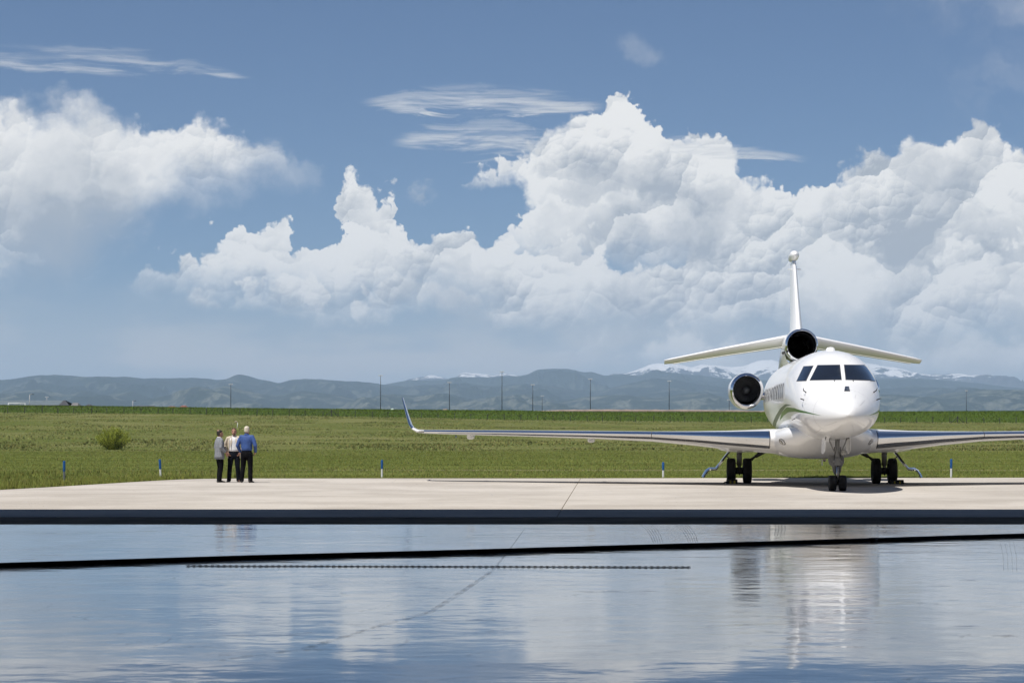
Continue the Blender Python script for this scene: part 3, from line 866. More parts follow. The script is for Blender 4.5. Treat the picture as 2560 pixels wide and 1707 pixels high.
# ================================================================== fence at the top of the pasture
M_fpost = pmat('fence_post', (0.035, 0.034, 0.033), 0.8, var=0.25)
M_fwire = pmat('fence_wire', (0.12, 0.12, 0.12), 0.6, 0.7)
fen = empty('field_fence', (0, Y_F, 0), label='long wire fence of dark posts along the top of the pasture', cat='fence')
pb = MB().box((-0.055, -0.055, -0.4), (0.055, 0.055, 1.25)).add([(-0.055, -0.055, 1.25), (0.055, -0.055, 1.25), (0.055, 0.055, 1.25), (-0.055, 0.055, 1.25), (0, 0, 1.29)], [(0, 1, 4), (1, 2, 4), (2, 3, 4), (3, 0, 4)])
post0 = None
fposts = []
pxs = np.arange(-20, 2600, 41.3)
for i, pxx in enumerate(pxs):
    x = wx(pxx + rng.uniform(-2.5, 2.5), Y_F)
    z = float(ground_z(x, Y_F))
    loc = (x, 0, z)
    rot = (rng.normal(0, 0.02), rng.normal(0, 0.025), 0)
    sc = (1, 1, rng.uniform(0.88, 1.1))
    if post0 is None:
        post0 = pb.build('post', M_fpost, fen); post0.location = loc; post0.rotation_euler = rot; o = post0
    else:
        o = share(post0, fen, loc, rot, sc)
    fposts.append(loc)
for hw in (0.25, 0.55, 0.85, 1.15):
    MB().tube([(x, 0.06, z + hw) for x, _, z in fposts], 0.008, 4).build('wire', M_fwire, fen)
for pxx in (829, 2394):
    x = wx(pxx, Y_F); z = float(ground_z(x, Y_F))
    MB().box((x - 0.09, -0.09, z - 0.3), (x + 0.09, 0.09, z + 1.45)).build('corner_post', M_fpost, fen)
    for s in (-1, 1):
        MB().tube([(x, 0, z + 1.25), (x + s * 1.35, 0, z + 0.02)], 0.06, 6).build('brace', M_fpost, fen)

# ================================================================== the jet
YAW = 0.0550
A_ = math.atan(YAW)
NOSE = Vector((8.68, 58.3, 0.0))
jet = empty('business_jet', NOSE, -A_, label='white three-engine business jet parked facing the hangar', cat='jet')
# local axes: x to the right of the picture, y aft from the nose tip, z up
ca_, sa_ = math.cos(A_), math.sin(A_)
def to_local(P):
    d = Vector(P) - NOSE
    return Vector((d.x * ca_ - d.y * sa_, d.x * sa_ + d.y * ca_, d.z))
def ray_local(px, py):
    """the view line through a photo pixel, in the jet's own coordinates"""
    o = to_local((0, 0, CAM_H)); q = to_local((wx(px, 60.0), 60.0, wz(py, 60.0)))
    return o, (q - o).normalized()

# ---- paints
M_white = pmat('white_gloss_paint', (0.83, 0.83, 0.82), 0.4, coat=0.55, coat_rough=0.03, spec=0.35)
M_body = pmat('white_gloss_paint_striped', (0.83, 0.83, 0.82), 0.4, coat=0.55, coat_rough=0.03, spec=0.35)
t, b, k = nodes_of(M_body)
_, bs, bz = k.sep(k.new('ShaderNodeTexCoord').outputs['Object'])
def stripe(center, half):
    c = k.curve(bs, center, 0.0, 20.0, 1.0, 3.5); h = k.curve(bs, half, 0.0, 20.0, 0.0, 0.3)
    dd = k.m('SUBTRACT', h, k.m('ABSOLUTE', k.m('SUBTRACT', bz, c)))
    return k.map(dd, 0.0, 0.006)
green = stripe([(0.0, 1.98), (0.9, 2.03), (2.0, 2.13), (3.4, 2.21), (5.1, 2.23), (7.5, 2.13), (10.2, 1.96), (20.0, 1.6)], [(0, 0), (0.8, 0.0), (1.6, 0.02), (3.2, 0.05), (5.2, 0.075), (8.0, 0.05), (10.6, 0.0), (20, 0)])
grey = stripe([(0.0, 2.3), (3.8, 2.345), (5.2, 2.36), (7.4, 2.25), (11, 2.04), (15.5, 1.77), (20, 1.55)], [(0, 0), (3.7, 0.0), (5.4, 0.04), (8.0, 0.07), (15.5, 0.06), (19, 0.0), (20, 0)])
c = k.mix(green, (0.83, 0.83, 0.82), (0.055, 0.15, 0.035))
c = k.mix(grey, c, (0.075, 0.085, 0.12))
t.links.new(c, b.inputs['Base Color'])
M_chrome = pmat('polished_metal', (0.74, 0.75, 0.77), 0.09, 1.0, bump=0.02, bscale=3.0)
M_glass = pmat('cockpit_glass', (0.012, 0.014, 0.018), 0.03, spec=0.9, coat=1.0)
M_cabin = pmat('cabin_glass', (0.02, 0.022, 0.025), 0.05)
M_black = pmat('intake_black', (0.006, 0.006, 0.006), 0.7)
M_fan = pmat('fan_metal', (0.13, 0.132, 0.135), 0.4, 0.5)
M_spin = pmat('spinner_grey', (0.11, 0.115, 0.12), 0.5)
M_gear = pmat('gear_paint', (0.24, 0.24, 0.235), 0.45, var=0.2, vscale=8)
M_gear_dark = pmat('gear_dark', (0.055, 0.053, 0.05), 0.55, 0.3, var=0.3, vscale=10)
M_chromium = pmat('oleo_chrome', (0.6, 0.6, 0.6), 0.12, 1.0)
M_lens = pmat('lamp_lens', (0.35, 0.34, 0.30), 0.1, coat=1.0)
M_brass = pmat('brass_fitting', (0.45, 0.27, 0.06), 0.4, 0.7)
M_gap = pmat('panel_gap', (0.05, 0.048, 0.045), 0.8)
M_red = pmat('red_beacon', (0.12, 0.006, 0.006), 0.2, coat=1.0)

# ---- fuselage
PROF = [  # s, top z, bottom z, half width
    (0.0, 2.06, 2.02, 0.02), (0.06, 2.155, 1.93, 0.13), (0.18, 2.25, 1.85, 0.235), (0.45, 2.385, 1.755, 0.40), (0.9, 2.555, 1.645, 0.60), (1.5, 2.745, 1.55, 0.805),
    (2.1, 2.925, 1.485, 0.965), (2.45, 3.06, 1.455, 1.035), (2.8, 3.255, 1.43, 1.095), (3.2, 3.455, 1.41, 1.145), (3.7, 3.64, 1.39, 1.195), (4.3, 3.79, 1.375, 1.24),
    (5.0, 3.88, 1.365, 1.275), (6.0, 3.92, 1.36, 1.295), (8.0, 3.925, 1.36, 1.30), (15.0, 3.925, 1.36, 1.30), (16.5, 3.92, 1.42, 1.27), (18.0, 3.88, 1.62, 1.15), (19.5, 3.82, 1.98, 0.95), (21.0, 3.72, 2.42, 0.70), (22.3, 3.58, 2.80, 0.44), (23.0, 3.42, 3.0, 0.2)]
PR = np.array(PROF)
def smooth_interp(x, xs, ys):
    """monotone cubic interpolation"""
    h = np.diff(xs); dl = np.diff(ys) / h
    m = np.zeros_like(ys)
    m[1:-1] = np.where(dl[:-1] * dl[1:] > 0, 2 * dl[:-1] * dl[1:] / (dl[:-1] + dl[1:] + 1e-12), 0)
    m[0] = dl[0]; m[-1] = dl[-1]
    i = np.clip(np.searchsorted(xs, x) - 1, 0, len(h) - 1)
    tq = (x - xs[i]) / h[i]
    return (ys[i] * (1 + 2 * tq) * (1 - tq) ** 2 + m[i] * h[i] * tq * (1 - tq) ** 2 + ys[i + 1] * tq * tq * (3 - 2 * tq) + m[i + 1] * h[i] * tq * tq * (tq - 1))
def section(s, n=72):
    zt = float(smooth_interp(s, PR[:, 0], PR[:, 1])); zb = float(smooth_interp(s, PR[:, 0], PR[:, 2])); hw = float(smooth_interp(s, PR[:, 0], PR[:, 3]))
    # widest line sits below the middle in the nose, in the middle of the cabin
    f = 0.44 + 0.06 * min(1, s / 6)
    zc = zb + (zt - zb) * f
    ring = []
    for i in range(n):
        a = 2 * math.pi * i / n
        cx_, sz_ = math.cos(a), math.sin(a)
        e = 2 / 2.08
        x = hw * math.copysign(abs(cx_) ** e, cx_)
        z = zc + (zt - zc if sz_ > 0 else zc - zb) * math.copysign(abs(sz_) ** e, sz_)
        ring.append((x, s, z))
    return ring
svals = np.concatenate([[0, 0.03, 0.06, 0.12, 0.18, 0.26, 0.35], np.arange(0.45, 6.0, 0.14), np.arange(6.0, 16.0, 0.8), np.arange(16.0, 23.01, 0.35)])
fb = MB().loft([section(float(s)) for s in svals])
fus = fb.build('fuselage', M_body, jet, True)
autosmooth(fus, 60)
BV = BVHTree.FromPolygons([Vector(v) for v in fb.v], fb.f)

# ---- wing-to-body fairing under the belly
FA = np.array([(4.9, 0.35, 1.50, 1.75), (5.6, 0.85, 1.30, 1.80), (6.4, 1.20, 1.09, 1.85), (7.3, 1.42, 0.93, 1.85), (8.4, 1.55, 0.83, 1.82), (9.6, 1.60, 0.795, 1.78), (12.5, 1.60, 0.79, 1.75), (13.8, 1.50, 0.87, 1.75), (15.2, 1.15, 1.10, 1.75), (16.4, 0.6, 1.42, 1.75)])
frings = []
for s in np.linspace(4.9, 16.4, 46):
    hw = float(smooth_interp(s, FA[:, 0], FA[:, 1])); zb = float(smooth_interp(s, FA[:, 0], FA[:, 2])); zt = float(smooth_interp(s, FA[:, 0], FA[:, 3]))
    zc = zb + (zt - zb) * 0.55
    ring = []
    for i in range(56):
        a = 2 * math.pi * i / 56
        e = 2 / 2.45
        cx_, sz_ = math.cos(a), math.sin(a)
        ring.append((hw * math.copysign(abs(cx_) ** e, cx_), s, zc + ((zt - zc) if sz_ > 0 else (zc - zb)) * math.copysign(abs(sz_) ** e, sz_)))
    frings.append(ring)
fmb = MB().loft(frings)
fair = fmb.build('belly_fairing', M_white, jet, True); autosmooth(fair, 50)
BF = BVHTree.FromPolygons([Vector(v) for v in fmb.v], fmb.f)

def hit(bv, px, py):
    o, d = ray_local(px, py)
    loc, nor, idx, dist = bv.ray_cast(o, d)
    return loc, nor
def patch(name, corners, mat, parent=jet, lift=0.008, nu=10, nv=8, bv=None, mirror=False, thick=0.012):
    """a curved pane lying on the skin; corners (px, py): top-left, top-right, bottom-right, bottom-left"""
    bv = bv or BV
    (ax, ay), (bx, by), (cx_, cy_), (dx_, dy_) = corners
    V = []; N_ = []
    for j in range(nv + 1):
        v = j / nv
        for i in range(nu + 1):
            u = i / nu
            px = (ax * (1 - u) + bx * u) * (1 - v) + (dx_ * (1 - u) + cx_ * u) * v
            py = (ay * (1 - u) + by * u) * (1 - v) + (dy_ * (1 - u) + cy_ * u) * v
            loc, nor = hit(bv, px, py)
            if loc is None:
                loc, nor, _, _ = bv.find_nearest(V[-1] if V else Vector((0, 3, 3)))
            if nor.dot(Vector((0, -1, 0.2))) < 0 and nor.y > 0.5: nor = -nor
            V.append(loc); N_.append(nor)
    if mirror:
        V = [Vector((-p.x, p.y, p.z)) for p in V]; N_ = [Vector((-n.x, n.y, n.z)) for n in N_]
    ctr = sum(V, Vector()) / len(V)
    for q in range(len(N_)):
        if N_[q].dot(Vector((V[q].x, -0.2, V[q].z - 2.4))) < 0: N_[q] = -N_[q]
    top = [V[q] + N_[q] * lift for q in range(len(V))]
    bot = [V[q] - N_[q] * thick for q in range(len(V))]
    w = nu + 1
    Fc = [(j * w + i, j * w + i + 1, (j + 1) * w + i + 1, (j + 1) * w + i) for j in range(nv) for i in range(nu)]
    if not mirror: Fc = [f[::-1] for f in Fc]
    rim = [i for i in range(w)] + [j * w + nu for j in range(1, nv + 1)] + [nv * w + i for i in range(nu - 1, -1, -1)] + [j * w for j in range(nv - 1, 0, -1)]
    n0 = len(top)
    Fc += [(rim[q], rim[(q + 1) % len(rim)], rim[(q + 1) % len(rim)] + n0, rim[q] + n0) for q in range(len(rim))]
    o = mesh_obj(name, [tuple(p) for p in top + bot], Fc, mat, parent)
    autosmooth(o, 40)
    return o
def grow(c, e):
    mx_ = sum(p[0] for p in c) / 4; my_ = sum(p[1] for p in c) / 4
    return [(p[0] + math.copysign(e, p[0] - mx_), p[1] + math.copysign(e, p[1] - my_)) for p in c]
ws_l = [(2044.8, 913.4), (2099.0, 912.6), (2103.4, 948.8), (2025.0, 950.0)]
ws_r = [(2110.7, 912.6), (2159.5, 913.1), (2183.6, 950.5), (2115.0, 948.8)]
sw_l = [(2010.0, 916.5), (2033.0, 915.0), (2014.6, 951.4), (1992.0, 952.0)]
M_seal = pmat('window_seal', (0.10, 0.10, 0.10), 0.6)
for cset, nm in ((ws_l, 'windshield'), (ws_r, 'windshield'), (sw_l, 'side_window')):
    p_ = patch(nm, cset, M_glass)
    patch('window_seal', grow(cset, 1.3), M_seal, p_, lift=0.003)
p_ = patch('side_window', sw_l, M_glass, mirror=True)
patch('window_seal', grow(sw_l, 1.3), M_seal, p_, lift=0.003, mirror=True)
sw2 = [(1993.0, 919.0), (2004.5, 917.5), (1986.0, 952.0), (1979.5, 950.5)]
for mi in (False, True):
    pass

# ---- cabin windows, twelve a side
def side_point(s, z):
    ring = section(s)
    best = min(ring, key=lambda p: abs(p[2] - z) + (0 if p[0] > 0 else 9))
    return best[0]
wv_ = []
for i in range(20):
    a = 2 * math.pi * i / 20
    wv_.append((math.copysign(abs(math.cos(a)) ** 0.75, math.cos(a)) * 0.155, math.copysign(abs(math.sin(a)) ** 0.75, math.sin(a)) * 0.225))
for side in (-1, 1):
    first = None
    for q in range(12):
        s0, z0 = 6.35 + q * 0.83, 2.80
        V = []
        for u, v in wv_:
            loc, nor, _, _ = BV.find_nearest(Vector((side * 1.35, s0 + u, z0 + v)))
            V.append(loc + Vector((side * 0.006, 0, 0)))
        for u, v in wv_:
            loc, nor, _, _ = BV.find_nearest(Vector((side * 1.35, s0 + u * 1.08, z0 + v * 1.06)))
            V.append(loc + Vector((side * 0.004, 0, 0)))
        pane = tuple(range(20)) if side > 0 else tuple(range(19, -1, -1))
        wnd = mesh_obj('cabin_window', [tuple(p) for p in V[:20]], [pane], M_cabin, jet)
        fr = [(i, (i + 1) % 20, (i + 1) % 20 + 20, i + 20) for i in range(20)]
        mesh_obj('window_frame', [tuple(p) for p in V], fr, M_seal, wnd)
# passenger door outline and joins on the starboard side are fine dark gaps
def gap_line(pts, wdt=0.012, name='panel_gap', mat=M_gap, bv=None):
    V = []
    for (x, s, z) in pts:
        loc, nor, _, _ = (bv or BV).find_nearest(Vector((x, s, z)))
        if nor.dot(loc - Vector((0, loc.y, 2.6))) < 0: nor = -nor
        V.append((loc + nor * 0.003, nor))
    W = []
    for i, (p, n_) in enumerate(V):
        tdir = (V[min(i + 1, len(V) - 1)][0] - V[max(i - 1, 0)][0]).normalized()
        side = tdir.cross(n_).normalized() * wdt / 2
        W += [p - side, p + side]
    Fc = [(2 * i, 2 * i + 1, 2 * i + 3, 2 * i + 2) for i in range(len(V) - 1)]
    return mesh_obj(name, [tuple(p) for p in W], Fc, mat, jet)
for a0 in (40, 65, 90, 115, 140, 220, 250, 290, 320):   # lightning strips on the radome
    pts = []
    for s in (0.35, 0.6, 0.9, 1.15):
        r = section(s); pts.append(r[int(a0 / 360 * 72) % 72])
    gap_line(pts, 0.007, 'lightning_strip', pmat('strip_metal', (0.5, 0.5, 0.48), 0.4, 0.5) if a0 == 40 else bpy.data.materials['strip_metal'])
gap_line([section(1.45)[i % 72] for i in range(0, 73, 2)], 0.010, 'radome_joint', pmat('joint_grey', (0.36, 0.36, 0.35), 0.6))
for s_ in (4.75, 5.9):
    gap_line([section(s_)[i % 72] for i in range(0, 73, 2)], 0.009, 'skin_joint', bpy.data.materials['joint_grey'])
for q in (1, -1):
    gap_line([(q * 0.62, s_, 1.62) for s_ in (1.6, 1.9, 2.2, 2.5, 2.8)], 0.008, 'hatch_joint', bpy.data.materials['joint_grey'])
    gap_line([(q * x_, 2.15, z_) for x_, z_ in ((0.98, 2.1), (0.99, 2.2), (0.97, 2.35), (0.9, 2.5), (0.8, 2.62))], 0.007, 'hatch_joint', bpy.data.materials['joint_grey'])

# ---- wings
def foil(n=22):
    """chord fractions round the aerofoil, leading edge first, upper side then back along the lower"""
    cs = [(1 - math.cos(math.pi * i / n)) / 2 for i in range(n + 1)]
    def th(c): return (2.969 * math.sqrt(c) - 1.26 * c - 3.516 * c * c + 2.843 * c ** 3 - 1.036 * c ** 4)
    mx_ = max(th(c) for c in cs)
    return [(c, th(c) / mx_) for c in cs]
FO = foil()
def wing_ring(x, sle, chord, zle, tu, tl, zte, phi=0.0, cmax_u=1.0, cmax_l=1.0, lift=0.0, closed=True):
    """one aerofoil section; phi turns its thickness direction inwards (winglet)"""
    up = [(c, h) for c, h in FO if c <= cmax_u]; lo = [(c, h) for c, h in FO if c <= cmax_l]
    pts = []
    def P(c, off):
        zc = zle + (zte - zle) * c
        return (x - off * math.sin(phi), sle + chord * c, zc + off * math.cos(phi))
    for c, h in reversed(lo[1:]): pts.append(P(c, -tl * h - lift))
    pts.append(P(0.0, 0.0) if not lift else (x, sle - lift, zle))
    for c, h in up[1:]: pts.append(P(c, tu * h + lift))
    return pts
WS = [(0.0, 6.3, 7.2, 1.40, .34, .46, 1.30, 0), (1.2, 7.35, 6.0, 1.415, .32, .43, 1.29, 0), (1.55, 7.63, 5.65, 1.425, .305, .41, 1.29, 0), (2.0, 7.98, 5.25, 1.445, .27, .385, 1.28, 0), (2.7, 8.5, 4.7, 1.47, .22, .34, 1.285, 0), (3.7, 9.2, 4.0, 1.505, .165, .26, 1.33, 0), (5.0, 10.05, 3.3, 1.54, .115, .185, 1.40, 0),
      (7.0, 11.2, 2.75, 1.565, .10, .14, 1.475, 0), (9.0, 12.35, 2.2, 1.59, .085, .115, 1.53, 0), (11.0, 13.5, 1.65, 1.61, .07, .09, 1.57, 0), (12.35, 14.3, 1.28, 1.625, .055, .065, 1.605, 0)]
WL = [(12.60, 14.47, 1.20, 1.645, .05, .055, 1.63, 0.30), (12.76, 14.62, 1.13, 1.72, .045, .045, 1.71, 0.75), (12.87, 14.80, 1.04, 1.86, .042, .042, 1.85, 1.12), (12.97, 15.08, .90, 2.10, .038, .038, 2.09, 1.25), (13.10, 15.45, .72, 2.45, .03, .03, 2.44, 1.26), (13.20, 15.75, .52, 2.74, .018, .018, 2.73, 1.27)]
def mir(ring, side):
    return ring if side > 0 else [(-x, y, z) for x, y, z in ring][::-1]
M_wing = M_white
for side in (-1, 1):
    wing = MB().loft([mir(wing_ring(*w), side) for w in WS]).build('wing', M_wing, jet, True)
    autosmooth(wing, 50)
    sl = MB()
    rings_in = [w for w in WS if w[0] > 1.5]
    V = []; Fc = []
    rr_ = []
    for w in rings_in:
        w2 = list(w); rr_.append(wing_ring(*w2[:7], phi=w2[7], cmax_u=0.115, cmax_l=0.115, lift=0.005))
    sl.loft([mir(r, side) for r in rr_], cap=False, closed=False)
    le = sl.build('leading_edge', M_chrome, wing, True)
    wl = MB().loft([mir(wing_ring(*w), side) for w in [WS[-1]] + WL]).build('winglet', M_white, wing, True); autosmooth(wl, 60)
    MB().loft([mir(wing_ring(*w[:7], phi=w[7], cmax_u=0.25, cmax_l=0.25, lift=0.004), side) for w in WL[1:]], cap=False, closed=False).build('winglet_leading_edge', M_chrome, wl, True)
    # slat joint at the kink and the slot behind the slat
    MB().loft([mir([(x, y - 0.001, z) for x, y, z in wing_ring(5.0 + dxx, 10.05 + dxx * .58, 3.3, 1.54, .115, .185, 1.40, cmax_u=0.115, cmax_l=0.115, lift=0.008)], side) for dxx in (0, 0.015)], cap=False, closed=False).build('slat_joint', M_gap, wing)
    MB().loft([mir([(x, y - 0.001, z) for x, y, z in wing_ring(1.56 + dxx, 7.64 + dxx * .7, 5.65, 1.425, .305, .41, 1.29, cmax_u=0.115, cmax_l=0.115, lift=0.009)], side) for dxx in (0, 0.018)], cap=False, closed=False).build('slat_joint', M_gap, wing)
    sg = []
    for w in rings_in[:7]:
        r1 = wing_ring(*w[:7], phi=0, cmax_u=0.02, cmax_l=0.135, lift=0.004); r2 = wing_ring(*w[:7], phi=0, cmax_u=0.02, cmax_l=0.165, lift=0.0045)
        sg.append([r1[0], r2[0]])
    slot = MB().loft([mir(r, side) for r in sg], cap=False, closed=False).build('slat_slot', M_gap, wing)
    for xw in (6.9, 10.85):                          # flap-track fairings
        i = next(q for q in range(len(WS) - 1) if WS[q][0] <= xw <= WS[q + 1][0]); f = (xw - WS[i][0]) / (WS[i + 1][0] - WS[i][0])
        sle = WS[i][1] + f * (WS[i + 1][1] - WS[i][1]); ch = WS[i][2] + f * (WS[i + 1][2] - WS[i][2]); zl = WS[i][6] + f * (WS[i + 1][6] - WS[i][6])
        rings = []
        for q, (u, hw_, dp) in enumerate(((0.52, 0.01, 0.0), (0.6, 0.10, 0.10), (0.72, 0.125, 0.145), (0.9, 0.125, 0.15), (1.05, 0.09, 0.13), (1.15, 0.01, 0.10))):
            zc = zl - 0.03 - dp * 0.5
            rings.append([(side * xw + hw_ * math.copysign(abs(math.cos(a)) ** .7, math.cos(a)), sle + ch * u, zc + (dp * 0.5 + 0.03) * math.copysign(abs(math.sin(a)) ** .7, math.sin(a))) for a in [2 * math.pi * kq / 14 for kq in range(14)]])
        autosmooth(MB().loft(rings).build('flap_track_fairing', M_white, wing, True), 50)
    # navigation lamp faired into the tip
    MB().lathe([(-0.12, 0.002), (-0.08, 0.03), (0.0, 0.042), (0.08, 0.03), (0.12, 0.002)], 'x', (side * 12.42, 14.32, 1.62), 12).build('tip_lamp', M_lens, wing, True)
    # landing-gear bulge below the wing root
    rings = []
    for q, (s, hw_, dp) in enumerate(((9.0, 0.1, 0.02), (9.8, 0.45, 0.10), (11.0, 0.75, 0.17), (12.6, 0.72, 0.15), (13.6, 0.3, 0.03))):
        rings.append([(side * 2.25 + hw_ * math.cos(a), s, 1.14 + dp * (math.sin(a) if math.sin(a) < 0 else math.sin(a) * 0.5)) for a in [2 * math.pi * kq / 20 for kq in range(20)]])
    autosmooth(MB().loft(rings).build('gear_fairing', M_white, wing, True), 60)

# ---- landing lamps in the fairing nose
for side in (-1, 1):
    loc, nor = hit(BF, 1955.0, 1104.5)
    if side > 0:
        loc = Vector((-loc.x, loc.y, loc.z)); nor = Vector((-nor.x, nor.y, nor.z))
    if nor.dot(Vector((0, -1, -0.3))) < 0: nor = -nor
    u = Vector((0, 0, 1)).cross(nor).normalized(); v = nor.cross(u).normalized()
    def oval(ru, rv, lift, n=24):
        out = []
        for q in range(n):
            a = 2 * math.pi * q / n
            P = loc + u * math.cos(a) * ru + v * math.sin(a) * rv
            l2, n2, _, _ = BF.find_nearest(P)
            if n2.dot(nor) < 0: n2 = -n2
            out.append(tuple(l2 + n2 * lift))
        return out
    o_ = oval(0.215, 0.115, 0.006)
    cen = tuple(sum((Vector(p) for p in o_), Vector()) / 24)
    lt = mesh_obj('landing_light', o_ + [cen], [(q, (q + 1) % 24, 24) for q in range(24)], pmat('lamp_recess', (0.10, 0.095, 0.085), 0.25, coat=1.0) if side < 0 else bpy.data.materials['lamp_recess'], jet)
    o2 = [tuple(Vector(p) + u * (-0.05 * 1) + nor * 0.012) for p in oval(0.095, 0.08, 0.0)]
    cen2 = tuple(sum((Vector(p) for p in o2), Vector()) / 24)
    mesh_obj('lens', o2 + [cen2], [(q, (q + 1) % 24, 24) for q in range(24)], M_lens, lt)

# ---- engines
def engine(cx_, s0, zc, rin, rout, length, fz, name, side_engine=True):
    e = empty_child = bpy.data.objects.new(name, None); link(e, jet)
    e.empty_display_size = 0.2
    c = (cx_, 0, zc)
    lip = [(s0 + 0.34, rin * 0.985), (s0 + 0.2, rin), (s0 + 0.09, rin * 1.02), (s0 + 0.03, rin * 1.06), (s0, rin * 1.13), (s0 + 0.025, rin * 1.20), (s0 + 0.08, rin + (rout - rin) * 0.78), (s0 + 0.2, rin + (rout - rin) * 0.90)]
    autosmooth(MB().lathe(lip, 'y', c, 48, fz=fz).build('intake_lip', M_chrome, e, True), 80)
    cowl = [(s0 + 0.2, rin + (rout - rin) * 0.90), (s0 + 0.5, rout * 0.985), (s0 + 1.0, rout), (s0 + length * 0.6, rout * 0.97), (s0 + length * 0.85, rout * 0.82), (s0 + length, rout * 0.66), (s0 + length, rout * 0.60), (s0 + length - 0.5, rout * 0.58)]
    autosmooth(MB().lathe(cowl, 'y', c, 48, fz=fz).build('cowling', M_white, e, True), 50)
    duct = [(s0 + 0.34, rin * 0.985), (s0 + 0.9, rin * 1.0), (s0 + (1.0 if side_engine else 3.0), rin * 0.99), (s0 + (1.0 if side_engine else 3.0), 0.001)]
    MB().lathe(duct, 'y', c, 40, fz=fz).build('intake_duct', M_black, e, True)
    return e
for side in (-1, 1):
    ex_, es, ez = side * 1.875, 15.0, 2.985
    eng = engine(ex_, es, ez, 0.405, 0.555, 3.4, 1.17, 'side_engine')
    sp = [(es + 0.42, 0.002), (es + 0.46, 0.06), (es + 0.56, 0.115), (es + 0.72, 0.145), (es + 0.8, 0.15)]
    MB().lathe(sp, 'y', (ex_, 0, ez), 24).build('spinner', M_spin, eng, True)
    bl = MB()
    n_b = 22
    rings = []
    for q in range(6):
        r = 0.13 + (0.40 - 0.13) * q / 5
        tw = 0.5 + 0.75 * q / 5
        sweep = 0.10 * math.sin(q / 5 * math.pi * 0.8) + 0.05 * q / 5
        ch = 0.075 + 0.035 * q / 5
        rings.append([(r, sweep + u * math.cos(tw) * ch * 0.0 + u * math.sin(tw) * ch, 0.62 + u * math.cos(tw) * ch + th) for u, th in ((-0.5, -0.003), (0.5, -0.003), (0.5, 0.003), (-0.5, 0.003))])
    blade = None
    for q in range(n_b):
        if blade is None:
            m_ = MB()
            m_.loft([[(rr * math.cos(ta / max(rr, .1)), 0 + yy, rr * math.sin(ta / max(rr, .1))) for rr, ta, yy in rg] for rg in rings])
            blade = m_.build('fan_blade', M_fan, eng, False)
            blade.location = (ex_, es, ez)
        else:
            share(blade, eng, (ex_, es, ez), (0, 2 * math.pi * q / n_b, 0))
    # drain slot and grille low on the cowl
    def cowl_slot(a0, a1, y0, nm, m):
        V = []
        for q in range(7):
            a = math.radians(a0 + (a1 - a0) * q / 6)
            for yy in (y0, y0 + 0.035):
                rr = 0.405 + (0.555 - 0.405) * (0.86 if yy < es + 0.2 else 0.93) + 0.004
                V.append((ex_ + math.cos(a) * rr, yy, ez + math.sin(a) * rr * 1.17))
        mesh_obj(nm, V, [(2 * q, 2 * q + 1, 2 * q + 3, 2 * q + 2) for q in range(6)], m, eng)
    cowl_slot(228, 245, es + 0.13, 'drain_slot', M_gap)
    cowl_slot(280, 312, es + 0.10, 'cooling_slot', M_gap)
    # pylon to the fuselage
    prs = []
    for xp in (1.22, 1.50):
        pr = []
        for c_, h_ in FO: pr.append((side * xp, es + 0.55 + 2.2 * c_, 2.83 + 0.13 * h_ - 0.02))
        for c_, h_ in reversed(FO[1:-1]): pr.append((side * xp, es + 0.55 + 2.2 * c_, 2.83 - 0.15 * h_ - 0.02))
        prs.append(pr)
    autosmooth(MB().loft(prs if side > 0 else [r[::-1] for r in prs]).build('pylon', M_white, jet, True), 50)
    ple = []
    for xp in (1.235, 1.50):
        ple.append([(side * xp, es + 0.55 + 2.2 * c_ - 0.006, 2.81 + 0.13 * h_ + 0.004) for c_, h_ in reversed(FO[1:7])] + [(side * xp, es + 0.541, 2.81)] + [(side * xp, es + 0.55 + 2.2 * c_ - 0.006, 2.81 - 0.15 * h_ - 0.004) for c_, h_ in FO[1:7]])
    MB().loft(ple, cap=False, closed=False).build('pylon_leading_edge', M_chrome, jet, True)
ce = engine(0.0, 16.4, 4.475, 0.435, 0.565, 3.2, 1.0, 'centre_engine_intake', False)
# S-duct fairing running back into the tail, and its foot on the spine
rings = []
for s, hw_, zt, zb in ((17.0, 0.545, 5.02, 3.7), (18.0, 0.55, 5.02, 3.6), (19.5, 0.53, 4.95, 3.4), (21.0, 0.48, 4.75, 3.1), (22.4, 0.42, 4.45, 3.0), (23.1, 0.36, 4.2, 3.1)):
    zc = (zt + zb) / 2
    rings.append([(hw_ * math.cos(a), s, zc + (zt - zb) / 2 * math.sin(a)) for a in [2 * math.pi * q / 36 for q in range(36)]])
autosmooth(MB().loft(rings, cap=False).build('tail_cone', M_white, jet, True), 60)
rings = []
for s, hw_, zt, zb in ((15.9, 0.10, 3.95, 3.7), (16.25, 0.26, 3.97, 3.6), (16.6, 0.36, 3.99, 3.55), (17.2, 0.46, 4.0, 3.5), (18.5, 0.52, 4.0, 3.4)):
    zc = (zt + zb) / 2
    rings.append([(hw_ * math.copysign(abs(math.cos(a)) ** .8, math.cos(a)), s, zc + (zt - zb) / 2 * math.sin(a)) for a in [2 * math.pi * q / 32 for q in range(32)]])
autosmooth(MB().loft(rings).build('intake_foot', M_white, jet, True), 60)
for side in (-1, 1):                                 # little lamps/scoops beside the intake foot
    MB().lathe([(16.30, 0.002), (16.33, 0.04), (16.45, 0.055), (16.7, 0.05), (16.9, 0.01)], 'y', (side * 0.60, 0, 4.22), 14).build('cooling_scoop', M_gear_dark, jet, True)
